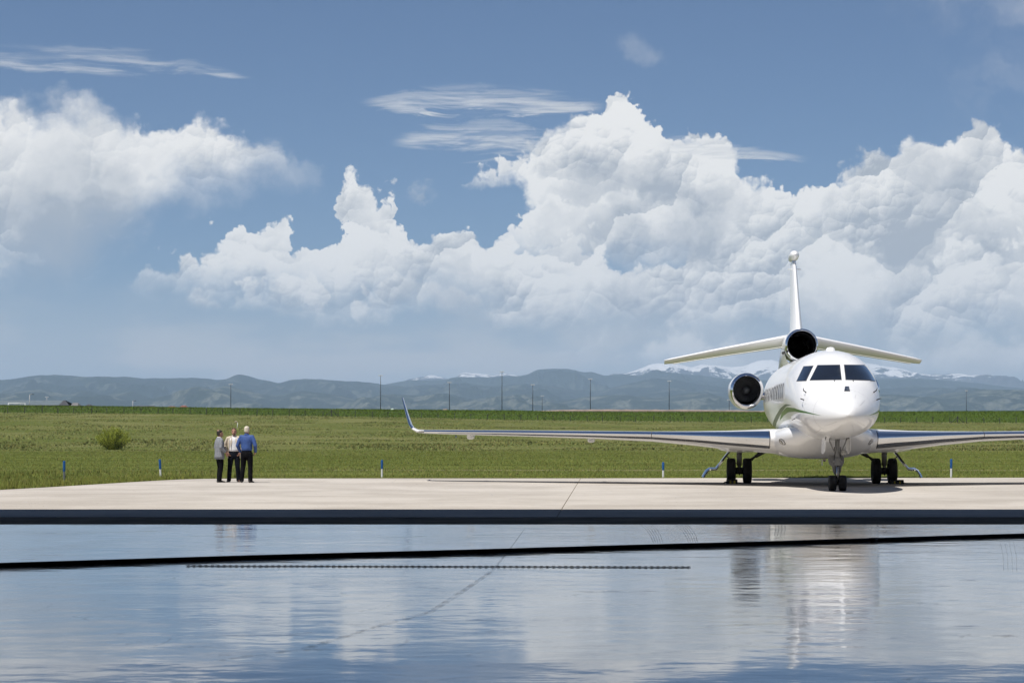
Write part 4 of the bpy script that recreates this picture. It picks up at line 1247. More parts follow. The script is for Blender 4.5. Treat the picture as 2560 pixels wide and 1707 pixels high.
# fin
fr_ = []
for z, sle, ch, th in ((4.93, 17.70, 4.15, 0.205), (5.0, 17.75, 4.1, 0.20), (5.6, 18.25, 3.6, 0.155), (6.4, 18.95, 2.95, 0.125), (7.2, 19.65, 2.3, 0.10), (7.48, 19.9, 2.1, 0.085)):
    r = [(th * h_, sle + ch * c_, z) for c_, h_ in FO] + [(-th * h_, sle + ch * c_, z) for c_, h_ in reversed(FO[1:-1])]
    fr_.append(r)
fin = MB().loft(fr_).build('fin', M_white, jet, True); autosmooth(fin, 60)
MB().lathe([(19.62, 0.002), (19.66, 0.06), (19.75, 0.115), (19.95, 0.16), (20.2, 0.17), (20.8, 0.16), (21.5, 0.12), (22.1, 0.04), (22.2, 0.002)], 'y', (0, 0, 7.72), 28, fz=1.12).build('fin_bullet', M_white, fin, True)
MB().tube([(0, 20.2, 7.40), (0, 20.2, 7.60)], [0.062, 0.066], 16).build('bullet_neck', M_chrome, fin, True)
MB().box((-0.225, 20.0, 7.225), (0.225, 20.06, 7.25)).build('antenna', M_white, fin)
# tailplane with separate elevators
for side in (-1, 1):
    def tring(x, sle, ch, z, tt, c0, c1, drop=0.0, inc=math.radians(6.5)):
        pts = []
        up = [(c_, h_) for c_, h_ in FO if c0 <= c_ <= c1]
        for c_, h_ in up: pts.append((c_, tt * h_))
        for c_, h_ in reversed(up): pts.append((c_, -tt * h_ - 1e-4))
        return [(x, sle + ch * c_, z - ch * c_ * math.sin(inc) + o_ - drop) for c_, o_ in pts]
    TS = [(0.35, 18.2, 2.45, 4.83, 0.13), (2.5, 19.55, 1.78, 4.47, 0.10), (4.25, 20.65, 1.22, 4.155, 0.07), (4.48, 20.86, 1.05, 4.115, 0.05)]
    sb = MB().loft([mir(tring(*w, 0.0, 0.70), side) for w in TS]).build('tailplane', M_white, jet, True); autosmooth(sb, 60)
    elv = MB().loft([mir(tring(*w, 0.70, 1.0, 0.012), side) for w in (TS[0], TS[1], (4.18, 20.61, 1.25, 4.165, 0.07))]).build('elevator', M_white, sb, True); autosmooth(elv, 60)

# ---- landing gear
def wheel(name, x, s, r, w, parent):
    h = w / 2
    tyre = [(-h * 0.55, r * 0.56), (-h * 0.86, r * 0.66), (-h, r * 0.80), (-h * 0.93, r * 0.92), (-h * 0.72, r * 0.985), (-h * 0.35, r)]
    prof = tyre[:]
    for gq in (-0.30, 0.0, 0.30):
        prof += [(h * (gq - 0.05), r), (h * (gq - 0.04), r * 0.982), (h * (gq + 0.04), r * 0.982), (h * (gq + 0.05), r)]
    prof += [(-a, b) for a, b in reversed(tyre)]
    o = MB().lathe(prof, 'x', (x, s, r), 36).build(name, M_rubber, parent, True); autosmooth(o, 50)
    rim = [(-h * 0.55, r * 0.56), (-h * 0.5, r * 0.5), (-h * 0.2, r * 0.42), (-h * 0.35, r * 0.2), (-h * 0.6, 0.005)]
    MB().lathe(rim, 'x', (x, s, r), 24).build('rim', M_gear, o, True)
    MB().lathe([(-a, b) for a, b in rim], 'x', (x, s, r), 24).build('rim', M_gear, o, True)
    return o
R_M, W_M, GX, GS = 0.395, 0.27, 2.25, 12.3
for side in (-1, 1):
    g_ = bpy.data.objects.new('main_gear', None); link(g_, jet); g_.empty_display_size = 0.2
    for q in (-1, 1):
        wheel('tyre', side * GX + q * 0.25, GS, R_M, W_M, g_)
    X0 = side * GX
    MB().tube([(X0, GS - 0.03, 1.25), (X0, GS - 0.02, 0.56)], [0.085, 0.08], 16).build('leg', M_gear, g_, True)
    MB().tube([(X0, GS - 0.02, 0.60), (X0, GS, 0.36)], 0.055, 14).build('oleo', M_chromium, g_, True)
    MB().tube([(X0, GS - 0.02, 0.93), (X0, GS - 0.02, 0.905)], 0.088, 14).build('collar', M_gear_dark, g_, True)
    hub = MB().lathe([(-0.17, 0.02), (-0.16, 0.09), (-0.08, 0.11), (0.08, 0.11), (0.16, 0.09), (0.17, 0.02)], 'x', (X0, GS, R_M), 18)
    hub.lathe([(GS - 0.22, 0.004), (GS - 0.21, 0.075), (GS - 0.12, 0.095), (GS, 0.11), (GS + 0.1, 0.08)], 'y', (X0, 0, R_M + 0.02), 18)
    hub.tube([(X0, GS - 0.14, 0.34), (X0, GS - 0.14, 0.26)], [0.03, 0.02], 8)
    hub.build('axle_housing', M_gear_dark, g_, True)
    # side brace up to the fuselage, with a folding lock
    MB().tube([(X0 - side * 0.10, GS - 0.12, 0.60), (X0 - side * 0.50, GS - 0.05, 0.84)], 0.035, 10).tube([(X0 - side * 0.50, GS - 0.05, 0.84), (X0 - side * 0.85, GS, 1.02)], 0.055, 10).tube([(X0 - side * 0.38, GS - 0.08, 0.72), (X0 - side * 0.62, GS - 0.04, 0.98), (X0 - side * 0.86, GS, 1.06)], 0.028, 8).build('side_brace', M_gear_dark, g_, True)
    MB().tube([(X0 + side * 0.08, GS - 0.10, 0.62), (X0 + side * 0.42, GS - 0.12, 0.86)], 0.016, 8).build('door_rod', M_gear, g_, True)
    # gear door: long blade slanting outwards, ending in a curved foot
    ax_ = [(0.20, 1.13), (0.42, 0.86), (0.60, 0.62), (0.74, 0.48), (0.83, 0.475), (0.93, 0.475), (1.03, 0.41), (1.10, 0.31), (1.155, 0.20)]
    wid = [0.30, 0.30, 0.32, 0.42, 0.55, 0.60, 0.55, 0.42, 0.16]
    rings = []
    for q, (dx_, zz) in enumerate(ax_):
        a0 = ax_[max(q - 1, 0)]; a1 = ax_[min(q + 1, len(ax_) - 1)]
        tv = Vector((a1[0] - a0[0], 0, a1[1] - a0[1])).normalized(); nv_ = Vector((-tv.z, 0, tv.x))
        th = 0.03 if q < 3 else 0.022
        yc = GS - 0.05
        sag = 0.0 if q < 3 else -0.05
        rings.append([(side * (GX + p.x), p.y, p.z) for p in (Vector((dx_, yc - wid[q] / 2, zz)) - nv_ * th + nv_ * sag, Vector((dx_, yc, zz)) - nv_ * th * 1.3, Vector((dx_, yc + wid[q] / 2, zz)) - nv_ * th, Vector((dx_, yc + wid[q] / 2, zz)) + nv_ * th, Vector((dx_, yc, zz)) + nv_ * th * 1.3, Vector((dx_, yc - wid[q] / 2, zz)) + nv_ * th + nv_ * sag)])
    dr = MB().loft([r if side > 0 else r[::-1] for r in rings]).build('gear_door', M_chrome, g_, True); autosmooth(dr, 40)

NG_S, R_N = 3.2, 0.215
ngr = bpy.data.objects.new('nose_gear', None); link(ngr, jet); ngr.empty_display_size = 0.2
for q in (-1, 1):
    wheel('tyre', q * 0.138, NG_S, R_N, 0.20, ngr)
MB().tube([(0, NG_S, 1.50), (0, NG_S, 0.72)], [0.062, 0.06], 14).build('leg', M_gear, ngr, True)
MB().tube([(0, NG_S, 0.74), (0, NG_S, 0.20)], 0.036, 12).build('oleo', M_chromium, ngr, True)
MB().tube([(-0.14, NG_S, R_N), (0.14, NG_S, R_N)], 0.05, 12).build('axle', M_gear_dark, ngr, True)
sc_ = MB().box((-0.075, NG_S - 0.10, 0.70), (0.075, NG_S + 0.08, 0.90)).tube([(-0.12, NG_S - 0.05, 0.80), (0.12, NG_S - 0.05, 0.80)], 0.045, 10)
sc_.tube([(0.05, NG_S - 0.11, 0.86), (0.05, NG_S - 0.16, 0.86)], 0.02, 8).tube([(-0.05, NG_S - 0.11, 0.86), (-0.05, NG_S - 0.16, 0.86)], 0.02, 8)
sc_.build('steering_collar', M_gear, ngr)
MB().tube([(0, NG_S - 0.07, 0.66), (0, NG_S - 0.22, 0.50), (0, NG_S - 0.06, 0.34)], [0.022, 0.03, 0.022], 8).build('torque_link', M_gear, ngr, True)
MB().tube([(0, NG_S - 0.06, 0.42), (0, NG_S - 0.10, 0.42)], 0.026, 10).build('brass_fitting', M_brass, ngr, True)
for q in (-1, 1):
    MB().tube([(q * 0.05, NG_S - 0.02, 0.98), (q * 0.20, NG_S - 0.12, 1.30), (q * 0.26, NG_S - 0.1, 1.46)], 0.018, 8).build('drag_brace', M_gear, ngr, True)
    MB().tube([(q * 0.085, NG_S - 0.02, 1.20), (q * 0.08, NG_S - 0.02, 0.86), (q * 0.05, NG_S - 0.02, 0.40)], 0.010, 6).build('hydraulic_line', M_gear_dark, ngr, True)
# lamp cluster to the right of the leg
lm = MB().lathe([(NG_S - 0.13, 0.075), (NG_S - 0.12, 0.085), (NG_S - 0.03, 0.06), (NG_S, 0.02)], 'y', (0.165, 0, 1.04), 18).build('taxi_light', M_gear, ngr, True)
MB().lathe([(NG_S - 0.145, 0.003), (NG_S - 0.135, 0.06), (NG_S - 0.128, 0.074)], 'y', (0.165, 0, 1.04), 18).build('lens', M_lens, lm, True)
MB().box((0.05, NG_S - 0.04, 1.03), (0.12, NG_S - 0.01, 1.06)).build('bracket', M_gear, lm)
# nose-gear doors: shaped plates hanging either side, a small one ahead
def plate(name, pts, x, lean, th=0.012, mat=M_white):
    n = len(pts)
    V = [(x + (1.45 - z) * lean, s, z) for s, z in pts] + [(x + th + (1.45 - z) * lean, s, z) for s, z in pts]
    Fc = [tuple(range(n)), tuple(range(2 * n - 1, n - 1, -1))] + [(i, i + n, (i + 1) % n + n, (i + 1) % n) for i in range(n)]
    return mesh_obj(name, V, Fc, mat, ngr)
dpts = [(3.0, 1.44), (4.3, 1.42), (4.35, 1.2), (4.25, 1.02), (3.7, 1.0), (3.2, 1.06), (3.0, 1.2)]
plate('gear_door', dpts, -0.33, -0.05); plate('gear_door', dpts, 0.32, 0.05)
fd = [(-0.20, 0.98), (-0.245, 0.86), (-0.22, 0.74), (-0.14, 0.66), (-0.11, 0.52), (-0.06, 0.43), (0.06, 0.43), (0.10, 0.52), (0.13, 0.66), (0.19, 0.76), (0.19, 0.90), (0.10, 0.98)]
V = [(x, NG_S + 0.13, z) for x, z in fd] + [(x, NG_S + 0.15, z) for x, z in fd]
n = len(fd)
mesh_obj('spray_plate', V, [tuple(range(n)), tuple(range(2 * n - 1, n - 1, -1))] + [(i, i + n, (i + 1) % n + n, (i + 1) % n) for i in range(n)], M_gear, ngr)
# open bay: dark box recessed in the chin
MB().box((-0.31, 3.02, 1.425), (0.30, 4.25, 1.60)).build('gear_bay', M_black, ngr)
MB().box((-0.32, 2.995, 1.34), (-0.24, 3.015, 1.50)).build('bay_door', M_white, ngr)

# ---- small fittings
loc, nor = hit(BV, 2117, 972)
cam_c = [(2113.5, 967.5), (2121.0, 967.5), (2124.0, 977.0), (2111.5, 977.0)]
cw = patch('camera_window', cam_c, M_glass, lift=0.02, nu=4, nv=3)
patch('camera_housing', grow(cam_c, 1.0), M_darksteel, cw, lift=0.012, nu=4, nv=3)
MB().lathe([(3.86, 0.13), (3.95, 0.12), (3.985, 0.08), (3.995, 0.005)], 'z', (0.0, 5.4, 0.0), 18).build('antenna_dome', M_white, jet, True)
for (px, py, L, up_) in ((2010.0, 999.5, 0.16, 0.0), (2015.5, 981.0, 0.10, 0.05)):
    loc, nor = hit(BV, px, py)
    if nor.dot(Vector((loc.x, 0, 0))) < 0: nor = -nor
    for mi in (1, -1):
        P = Vector((loc.x * mi, loc.y, loc.z)); Nn = Vector((nor.x * mi, nor.y, nor.z))
        pr = MB().tube([P, P + Nn * 0.10, P + Nn * 0.11 + Vector((0, -L, up_))], [0.016, 0.014, 0.007], 8)
        pr.build('air_data_probe', M_darksteel, jet, True)
for (px, py) in ((1987, 1046), (2065, 1092)):
    loc, nor = hit(BV, px, py)
    if loc is not None:
        if nor.z > 0: nor = -nor
        MB().tube([loc, loc + nor * 0.09 + Vector((0, 0.03, 0))], [0.014, 0.006], 6).build('drain_mast', M_gear_dark, jet, True)
loc, nor = hit(BV, 2009.5, 1010)
MB().box((-0.012, 8.2, 0.62), (0.012, 8.35, 0.80)).build('belly_antenna', M_white, jet)
MB().box((-0.10, 8.22, 0.76), (0.10, 8.30, 0.775)).build('belly_antenna', M_white, jet)
for px_ in (2082, 2066):
    pass
MB().lathe([(0.795, 0.05), (0.77, 0.05), (0.735, 0.035), (0.72, 0.004)], 'z', (0.12, 8.9, 0.0), 14).build('belly_beacon', M_red, jet, True)
for side in (-1, 1):                                 # wipers parked at the windshield foot
    loc, nor = hit(BV, 2086 if side < 0 else 2133, 953)
    MB().tube([loc, loc + Vector((side * 0.0, -0.03, 0.03))], 0.012, 6).build('wiper', M_darksteel, jet)

# ---- wheel chocks
M_chock = pmat('chock_rubber', (0.012, 0.012, 0.012), 0.8, var=0.3)
M_chocky = pmat('chock_yellow', (0.30, 0.25, 0.03), 0.7, var=0.3)
def to_world(P):
    return Vector((NOSE.x + P[0] * ca_ + P[1] * sa_, NOSE.y - P[0] * sa_ + P[1] * ca_, P[2]))
def chock(x, s, wid, hgt, label):
    w = to_world((x, s, 0))
    c = empty('wheel_chock', w, -A_, label=label, cat='chock', group='wheel chocks of the jet')
    rings = []
    for q in (-wid / 2, wid / 2):
        rings.append([(q, -0.13, 0.0), (q, -0.10, hgt * 0.75), (q, -0.03, hgt), (q, 0.03, hgt), (q, 0.12, hgt * 0.35), (q, 0.14, 0.0)])
    MB().loft(rings).build('block', M_chock, c)
    for q in (-wid * 0.22, wid * 0.16):
        MB().loft([[(q + e, -0.134, 0.01), (q + e, -0.104, hgt * 0.75), (q + e, -0.098, hgt * 0.75), (q + e, -0.128, 0.01)] for e in (0, 0.05)]).build('stripe', M_chocky, c)
    MB().tube([(wid / 2 - 0.02, 0.0, 0.05), (wid / 2 + 0.06, 0.05, 0.03), (wid / 2 + 0.10, 0.2, 0.015)], 0.012, 6).build('rope', M_chock, c, True)
    MB().tube([(-wid / 2 + 0.02, 0.0, 0.06), (-wid / 2 - 0.05, -0.03, 0.05), (-wid / 2 - 0.09, 0.02, 0.012)], 0.02, 6).build('handle', M_chock, c, True)
    return c
chock(-GX - 0.25, GS - 0.50, 0.34, 0.14, 'black rubber chock with yellow bars wedged at the jet wheel farther from the camera-side men' if False else 'black chock with faint yellow bars before the wheel nearest the three men')
chock(GX + 0.33, GS - 0.48, 0.42, 0.13, 'plain dark chock against the outer wheel on the side away from the men')

# ================================================================== things on the apron edge and in the pasture
def marker(px, y_top, y_base, d, lean, label, grey=False):
    X0 = wx(px, d); z0 = 0.0 if d < 77 else float(ground_z(X0, d))
    zt = wz(y_top, d)
    h = zt - z0
    r = empty('edge_marker', (X0, d, z0), label=label, cat='marker post', group='blue topped edge markers')
    ax = math.sin(lean)
    def ring(z, rad, n=14): return [(z * ax + rad * math.cos(2 * math.pi * q / n), rad * math.sin(2 * math.pi * q / n), z) for q in range(n)]
    autosmooth(MB().loft([ring(-0.05, 0.036), ring(h * 0.60, 0.036)]).build('post', M_steel if grey else M_whitepost, r, True))
    autosmooth(MB().loft([ring(h * 0.52, 0.042), ring(h * 0.96, 0.042), ring(h * 0.99, 0.034), ring(h, 0.018)]).build('sleeve', M_bluepost, r, True))
    return r
marker(160.5, 1151.5, 1203, 71.6, 0.0, 'blue sleeved edge marker with grey foot, leftmost, in tall grass', True)
marker(402, 1147.6, 1197, 78.2, -0.05, 'tilted blue and white edge marker left of the three men')
marker(955, 1149, 1193, 80.3, 0.0, 'blue and white edge marker below the tip of the long wing')
marker(1658, 1154.7, 1194.5, 79.6, 0.0, 'blue and white edge marker just left of the curved gear door')
marker(2378, 1146.7, 1193.5, 80.2, 0.0, 'blue and white edge marker right of the jet fuselage')

r = empty('utility_marker', (wx(1140, 275), 275, float(ground_z(wx(1140, 275), 275))), label='short grey utility post alone in the pasture below the wing', cat='post')
hh = wz(1089, 275) - r.location.z
MB().box((-0.09, -0.06, -0.2), (0.09, 0.06, hh)).build('post', M_steel, r)
MB().box((-0.12, -0.08, hh), (0.12, 0.08, hh + 0.06)).build('cap', M_darksteel, r)

d = 300.0
r = empty('windsock', (wx(592.5, d), d, float(ground_z(wx(592.5, d), d))), label='small faded windsock on a thin white pole behind the men', cat='windsock')
zt = wz(1056, d) - r.location.z
MB().tube([(0, 0, -0.2), (0.07, 0, zt)], [0.035, 0.028], 8).build('pole', M_whitepost, r, True)
M_sock = pmat('faded_red_cloth', (0.40, 0.32, 0.25), 0.9, var=0.2)
MB().lathe([(-0.02, 0.09), (-0.12, 0.08), (-0.26, 0.06), (-0.34, 0.04)], 'x', (0.02, 0, zt + 0.10), 12).build('sock', M_sock, r, True)

# ================================================================== far things on the ridge
M_pole = pmat('lamp_pole', (0.055, 0.058, 0.062), 0.6, 0.4)
M_polegrey = pmat('concrete_pole', (0.42, 0.41, 0.40), 0.8)
M_lamp = pmat('lamp_head', (0.5, 0.5, 0.5), 0.4)
def flood(px, y_top, D, label, rad=0.22, head=1.9, mat=M_pole):
    X0 = wx(px, D); z0 = float(ground_z(X0, D)); h = wz(y_top, D) - z0
    r = empty('floodlight_pole', (X0, D, z0), label=label, cat='light pole', group='floodlight poles along the ridge')
    MB().tube([(0, 0, -0.3), (0, 0, h * 0.6), (0, 0, h)], [rad, rad * 0.85, rad * 0.6], 8).build('pole', mat, r, True)
    MB().box((-head / 2, -0.08, h - 0.15), (head / 2, 0.08, h + 0.02)).build('crossarm', mat, r)
    for q in (-1, -0.35, 0.35, 1):
        x = q * head * 0.48
        MB().add([(x - 0.28, -0.45, h - 0.15), (x + 0.28, -0.45, h - 0.15), (x + 0.22, 0.15, h - 0.05), (x - 0.22, 0.15, h - 0.05), (x - 0.2, -0.4, h + 0.35), (x + 0.2, -0.4, h + 0.35), (x + 0.16, 0.1, h + 0.4), (x - 0.16, 0.1, h + 0.4)],
                 [(3, 2, 1, 0), (4, 5, 6, 7), (0, 1, 5, 4), (1, 2, 6, 5), (2, 3, 7, 6), (3, 0, 4, 7)]).build('lamp_head', M_lamp, r)
    return r
flood(577, 961, 1300, 'tall floodlight pole on the ridge above the three men')
flood(951.5, 939, 1300, 'tall floodlight pole on the ridge just left of the winglet')
flood(1123.5, 956.5, 1300, 'floodlight pole rising beside the sandy dirt mound')
flood(1255, 929.5, 1250, 'tallest dark floodlight pole, in front of the hills at the middle')
flood(1332, 962, 1300, 'floodlight pole just left of the short twin-lamp pole')
flood(1355.5, 990, 1700, 'short thin floodlight pole, lowest of the row at the middle', 0.2, 2.0)
flood(1476, 948, 1300, 'floodlight pole at the start of the brown earth bank')
flood(1673, 953, 1300, 'floodlight pole over the earth bank below the tailplane tip')
flood(1823, 1000, 1300, 'floodlight pole half hidden by the side engine of the jet')
flood(2416, 977, 1500, 'thin floodlight pole on the ridge far right of the jet', 0.18, 1.2)

def street_lamp(px, y_top, D, arm, label):
    X0 = wx(px, D); z0 = float(ground_z(X0, D)); h = wz(y_top, D) - z0
    r = empty('street_lamp', (X0, D, z0), label=label, cat='street lamp', group='street lamps by the building')
    MB().tube([(0, 0, -0.3), (0, 0, h)], [0.17, 0.12], 8).build('pole', M_polegrey, r, True)
    MB().tube([(0, 0, h - 0.1), (arm * 0.6, 0, h + 0.25), (arm, 0, h + 0.15)], [0.1, 0.08, 0.07], 6).build('arm', M_polegrey, r, True)
    MB().box((arm - 0.5, -0.2, h - 0.05), (arm + 0.5, 0.2, h + 0.2)).build('lamp_head', M_darksteel, r)
street_lamp(74, 986, 900, 1.2, 'pale street lamp in front of the long grey roof')
street_lamp(332, 1002, 1000, 1.0, 'lone pale street lamp right of the long grey roofed building')
X0 = wx(117, 960); z0 = float(ground_z(X0, 960))
r = empty('street_lamp', (X0, 960, z0), label='slim white twin lamp standing behind the long grey roof', cat='street lamp', group='street lamps by the building')
hh = wz(992, 960) - z0
MB().tube([(0, 0, -0.3), (0, 0, hh)], 0.1, 6).build('pole', M_polegrey, r, True)
for q in (-1, 1): MB().box((q * 0.45 - 0.25, -0.15, hh - 0.1), (q * 0.45 + 0.25, 0.15, hh + 0.12)).build('lamp_head', M_whitepost, r)

# long low building on the left
M_roofm = pmat('grey_green_metal_roof', (0.11, 0.14, 0.155), 0.85, var=0.08, vscale=0.4)
M_roofd = pmat('dark_shingle_roof', (0.055, 0.055, 0.06), 0.85, var=0.2, vscale=0.6)
M_wallp = pmat('pink_stucco', (0.36, 0.27, 0.23), 0.9, var=0.05, vscale=0.3)
M_walld = pmat('grey_wall', (0.16, 0.155, 0.15), 0.9, var=0.1)
M_winf = pmat('dark_window', (0.03, 0.035, 0.04), 0.1)
D = 930.0
bx0 = wx(60, D)
gz0 = float(ground_z(bx0, D)) - 0.3
bl = empty('long_building', (bx0, D, gz0), label='long low building with grey-green metal roof and pink walls', cat='building')
zr_, ze_ = wz(1000, D) - gz0, wz(1011.5, D) - gz0
def lx(px): return wx(px, D) - bx0
MB().box((lx(-260), 0, 0), (lx(158), 16, ze_)).build('wall', M_wallp, bl)
def gable(name, x0, x1, y0, y1, z0, z1, mat, ov=0.5, hipr=0.0):
    ym = (y0 + y1) / 2
    V = [(x0 - ov, y0 - ov, z0 - 0.15), (x1 + ov, y0 - ov, z0 - 0.15), (x1 + ov - hipr, ym, z1), (x0 - ov, ym, z1), (x0 - ov, y1 + ov, z0 - 0.15), (x1 + ov, y1 + ov, z0 - 0.15)]
    V2 = [(x, y, z - 0.35) for x, y, z in V]
    Fc = [(0, 1, 2, 3), (3, 2, 5, 4), (6, 9, 8, 7), (9, 10, 11, 8), (0, 6, 7, 1), (4, 5, 11, 10), (0, 3, 9, 6), (3, 4, 10, 9), (1, 7, 8, 2), (2, 8, 11, 5)]
    return mesh_obj(name, V + V2, Fc, mat, bl)
gable('roof', lx(-260), lx(150), 0, 16, ze_, zr_, M_roofm)
gable('dark_roof', lx(150.5), lx(172), -1, 17, ze_, zr_ + 0.05, M_roofd, 0.3, 3.4)
MB().box((lx(158.5), 1, 0), (lx(170), 15, ze_ - 0.3)).build('end_wall', M_walld, bl)
MB().box((lx(173), 2, 0), (lx(193), 12, ze_ - 0.6)).add([(lx(173), 2, ze_ - 0.6), (lx(193), 2, ze_ - 0.6), (lx(193), 12, ze_ - 0.6), (lx(173), 12, ze_ - 0.6), (lx(174), 7, ze_ + 0.9), (lx(187), 7, ze_ + 0.9)], [(0, 1, 5, 4), (2, 3, 4, 5), (1, 2, 5), (3, 0, 4)]).build('annex', M_walld, bl)
for px_ in (123, 128):
    MB().box((lx(px_), -0.12, 0), (lx(px_ + 2.5), -0.02, ze_ - 0.4)).build('doorway', M_winf, bl)
for px_ in (80, 96, 108, 140):
    MB().box((lx(px_), -0.1, ze_ - 1.6), (lx(px_ + 4), -0.02, ze_ - 0.6)).build('window', M_winf, bl)

# football goal
D = 880.0
gx0, gx1 = wx(21, D), wx(62.5, D)
gzz = float(ground_z((gx0 + gx1) / 2, D))
gl = empty('soccer_goal', ((gx0 + gx1) / 2, D, gzz), label='white soccer goal standing before the long building', cat='goal')
hw_ = (gx1 - gx0) / 2; hh = wz(1007.5, D) - gzz
for q in (-1, 1): MB().tube([(q * hw_, 0, -0.1), (q * hw_, 0, hh)], 0.12, 8).build('goalpost', M_whitepost, gl, True)
MB().tube([(-hw_ - 0.12, 0, hh), (hw_ + 0.12, 0, hh)], 0.13, 8).build('crossbar', M_whitepost, gl, True)
bk = MB()
for q in np.linspace(-1, 1, 7): bk.tube([(q * hw_, 0.05, hh), (q * hw_, 1.2, hh - 0.2), (q * hw_, 2.2, 0)], 0.035, 5)
for f in (0.0, 0.35, 0.7): bk.tube([(-hw_, 1.2 + f, (hh - 0.2) * (1 - f)), (hw_, 1.2 + f, (hh - 0.2) * (1 - f))], 0.03, 5)
bk.build('net_frame', M_whitepost, gl)

# scattered houses, canopy, soil heap, earth bank
M_redroof = pmat('red_brown_roof', (0.20, 0.075, 0.055), 0.85, var=0.15)
M_tan = pmat('tan_siding', (0.36, 0.29, 0.22), 0.9)
def house(px0, px1, y_ridge, y_eave, D, roof, wall, label):
    x0, x1 = wx(px0, D), wx(px1, D); xm = (x0 + x1) / 2
    z0 = float(ground_z(xm, D)) - 0.2
    h = empty('house', (xm, D, z0), label=label, cat='house', group='far houses behind the ridge')
    zr, ze = wz(y_ridge, D) - z0, wz(y_eave, D) - z0; w = (x1 - x0) / 2
    MB().box((-w, 0, 0), (w, 7, ze)).build('wall', wall, h)
    MB().add([(-w - .3, -.4, ze), (w + .3, -.4, ze), (w - 0.8, 3.5, zr), (-w + 0.8, 3.5, zr), (w + .3, 7.4, ze), (-w - .3, 7.4, ze)], [(0, 1, 2, 3), (3, 2, 4, 5), (1, 4, 2), (5, 0, 3), (0, 5, 4, 1)]).build('roof', roof, h)
    MB().box((-w * 0.4, -0.1, ze - 1.4), (-w * 0.1, -0.02, ze - 0.5)).build('window', M_winf, h)
house(418, 438, 1015, 1018.5, 1150, M_redroof, M_walld, 'low red-brown roofed house behind the ridge, smaller of the red pair')
house(449, 465, 1013, 1017.5, 1150, M_redroof, M_tan, 'red roofed house behind the ridge, taller of the red pair')
house(214, 226, 1010, 1014, 1150, M_roofd, M_walld, 'small dark house just right of the long grey roofed building')
house(240, 256, 1015, 1018, 1200, M_roofd, M_walld, 'low dark roof half sunk behind the ridge near the street lamp')
house(330, 388, 1014, 1019, 1250, M_roofd, M_walld, 'wide dark roof behind the ridge beside the lone street lamp')
D = 1000.0
cx0 = wx(981, D); z0 = float(ground_z(cx0, D))
cn = empty('canopy_tent', (cx0, D, z0), label='pale green peaked canopy tent behind the ridge by the winglet', cat='tent')
zt, ze_ = wz(1020.5, D) - z0, wz(1026.5, D) - z0
M_tent = pmat('pale_green_canvas', (0.48, 0.60, 0.50), 0.8)
MB().add([(-1.9, -1.9, ze_), (1.9, -1.9, ze_), (1.9, 1.9, ze_), (-1.9, 1.9, ze_), (0, 0, zt), (-1.9, -1.9, ze_ - .25), (1.9, -1.9, ze_ - .25), (1.9, 1.9, ze_ - .25), (-1.9, 1.9, ze_ - .25)], [(0, 1, 4), (1, 2, 4), (2, 3, 4), (3, 0, 4), (0, 5, 6, 1), (1, 6, 7, 2), (2, 7, 8, 3), (3, 8, 5, 0)]).build('roof', M_tent, cn)
for a in (-1.85, 1.85):
    for bq in (-1.85, 1.85): MB().tube([(a, bq, 0), (a, bq, ze_)], 0.05, 6).build('leg', M_whitepost, cn)
M_dirt = pmat('bare_soil', (0.36, 0.27, 0.20), 0.95, var=0.3, vscale=0.4)
M_dirtd = pmat('brown_soil', (0.17, 0.125, 0.095), 0.95, var=0.25, vscale=0.2)
def mound(name, prof, D, depth, mat, **kw):
    V = []; n = len(prof); m_ = 7
    for px_, yy in prof:
        X0 = wx(px_, D); zg = float(ground_z(X0, D)) - 0.3; zt = max(wz(yy, D), zg + 0.02)
        for q in range(m_):
            f = q / (m_ - 1) * 2 - 1
            V.append((X0 + rng.normal(0, 0.12), D + f * depth / 2, zg + (zt - zg) * max(0, 1 - f * f) ** 0.8 + rng.normal(0, 0.05)))
    Fc = [(i * m_ + q, (i + 1) * m_ + q, (i + 1) * m_ + q + 1, i * m_ + q + 1) for i in range(n - 1) for q in range(m_ - 1)]
    return mesh_obj(name, V, Fc, mat, None, True, **kw)
mound('soil_heap', [(1084, 1031), (1092, 1028), (1098, 1025.5), (1104, 1024), (1110, 1022.6), (1116, 1022), (1120, 1023.5), (1124, 1026), (1130, 1029), (1136, 1031)], 950, 9, M_dirt, label='sandy heap of soil beside a floodlight pole on the ridge', cat='soil heap')
mound('earth_bank', [(px_, float(np.interp(px_, [1285, 1330, 1400, 1440, 1600, 1850, 1900, 2000], [1031, 1028.5, 1026.5, 1025, 1025, 1026.5, 1028, 1032]))) for px_ in np.arange(1285, 2000, 12)], 900, 26, M_dirtd, kind='structure')
mound('gravel_road', [(px_, float(np.interp(px_, [1290, 1440, 1600, 1850, 2000], [1028, 1023.6, 1023.6, 1025.4, 1030]))) for px_ in np.arange(1290, 2000, 12)], 960, 30, M_dirt, kind='structure')

# ================================================================== hose and chain on the hangar floor
def floor_pt(px, py):
    dd = gd(py); return Vector((wx(px, dd), dd, 0))
a_, b_ = floor_pt(0, 1416), floor_pt(2560, 1341)
dirv = (b_ - a_).normalized(); nv_ = Vector((-dirv.y, dirv.x, 0))
a2, b2 = a_ - dirv * 14, b_ + dirv * 12
pts = []; rad = []
L = (b2 - a2).length
for q in range(150):
    f = q / 149
    P = a2.lerp(b2, f)
    wobv = 0.05 * math.sin(f * 19) + 0.03 * math.sin(f * 47 + 1)
    bumpz = 0.004 * math.sin(q * 1.7) + (0.012 if 58 < q < 61 else 0)
    pts.append(P + nv_ * wobv + Vector((0, 0, 0.019))); rad.append(0.031)
hs = empty('hose', (pts[75].x, pts[75].y, 0), label='thick black rubber hose lying straight across the glossy floor', cat='hose')
c0 = Vector((pts[75].x, pts[75].y, 0))
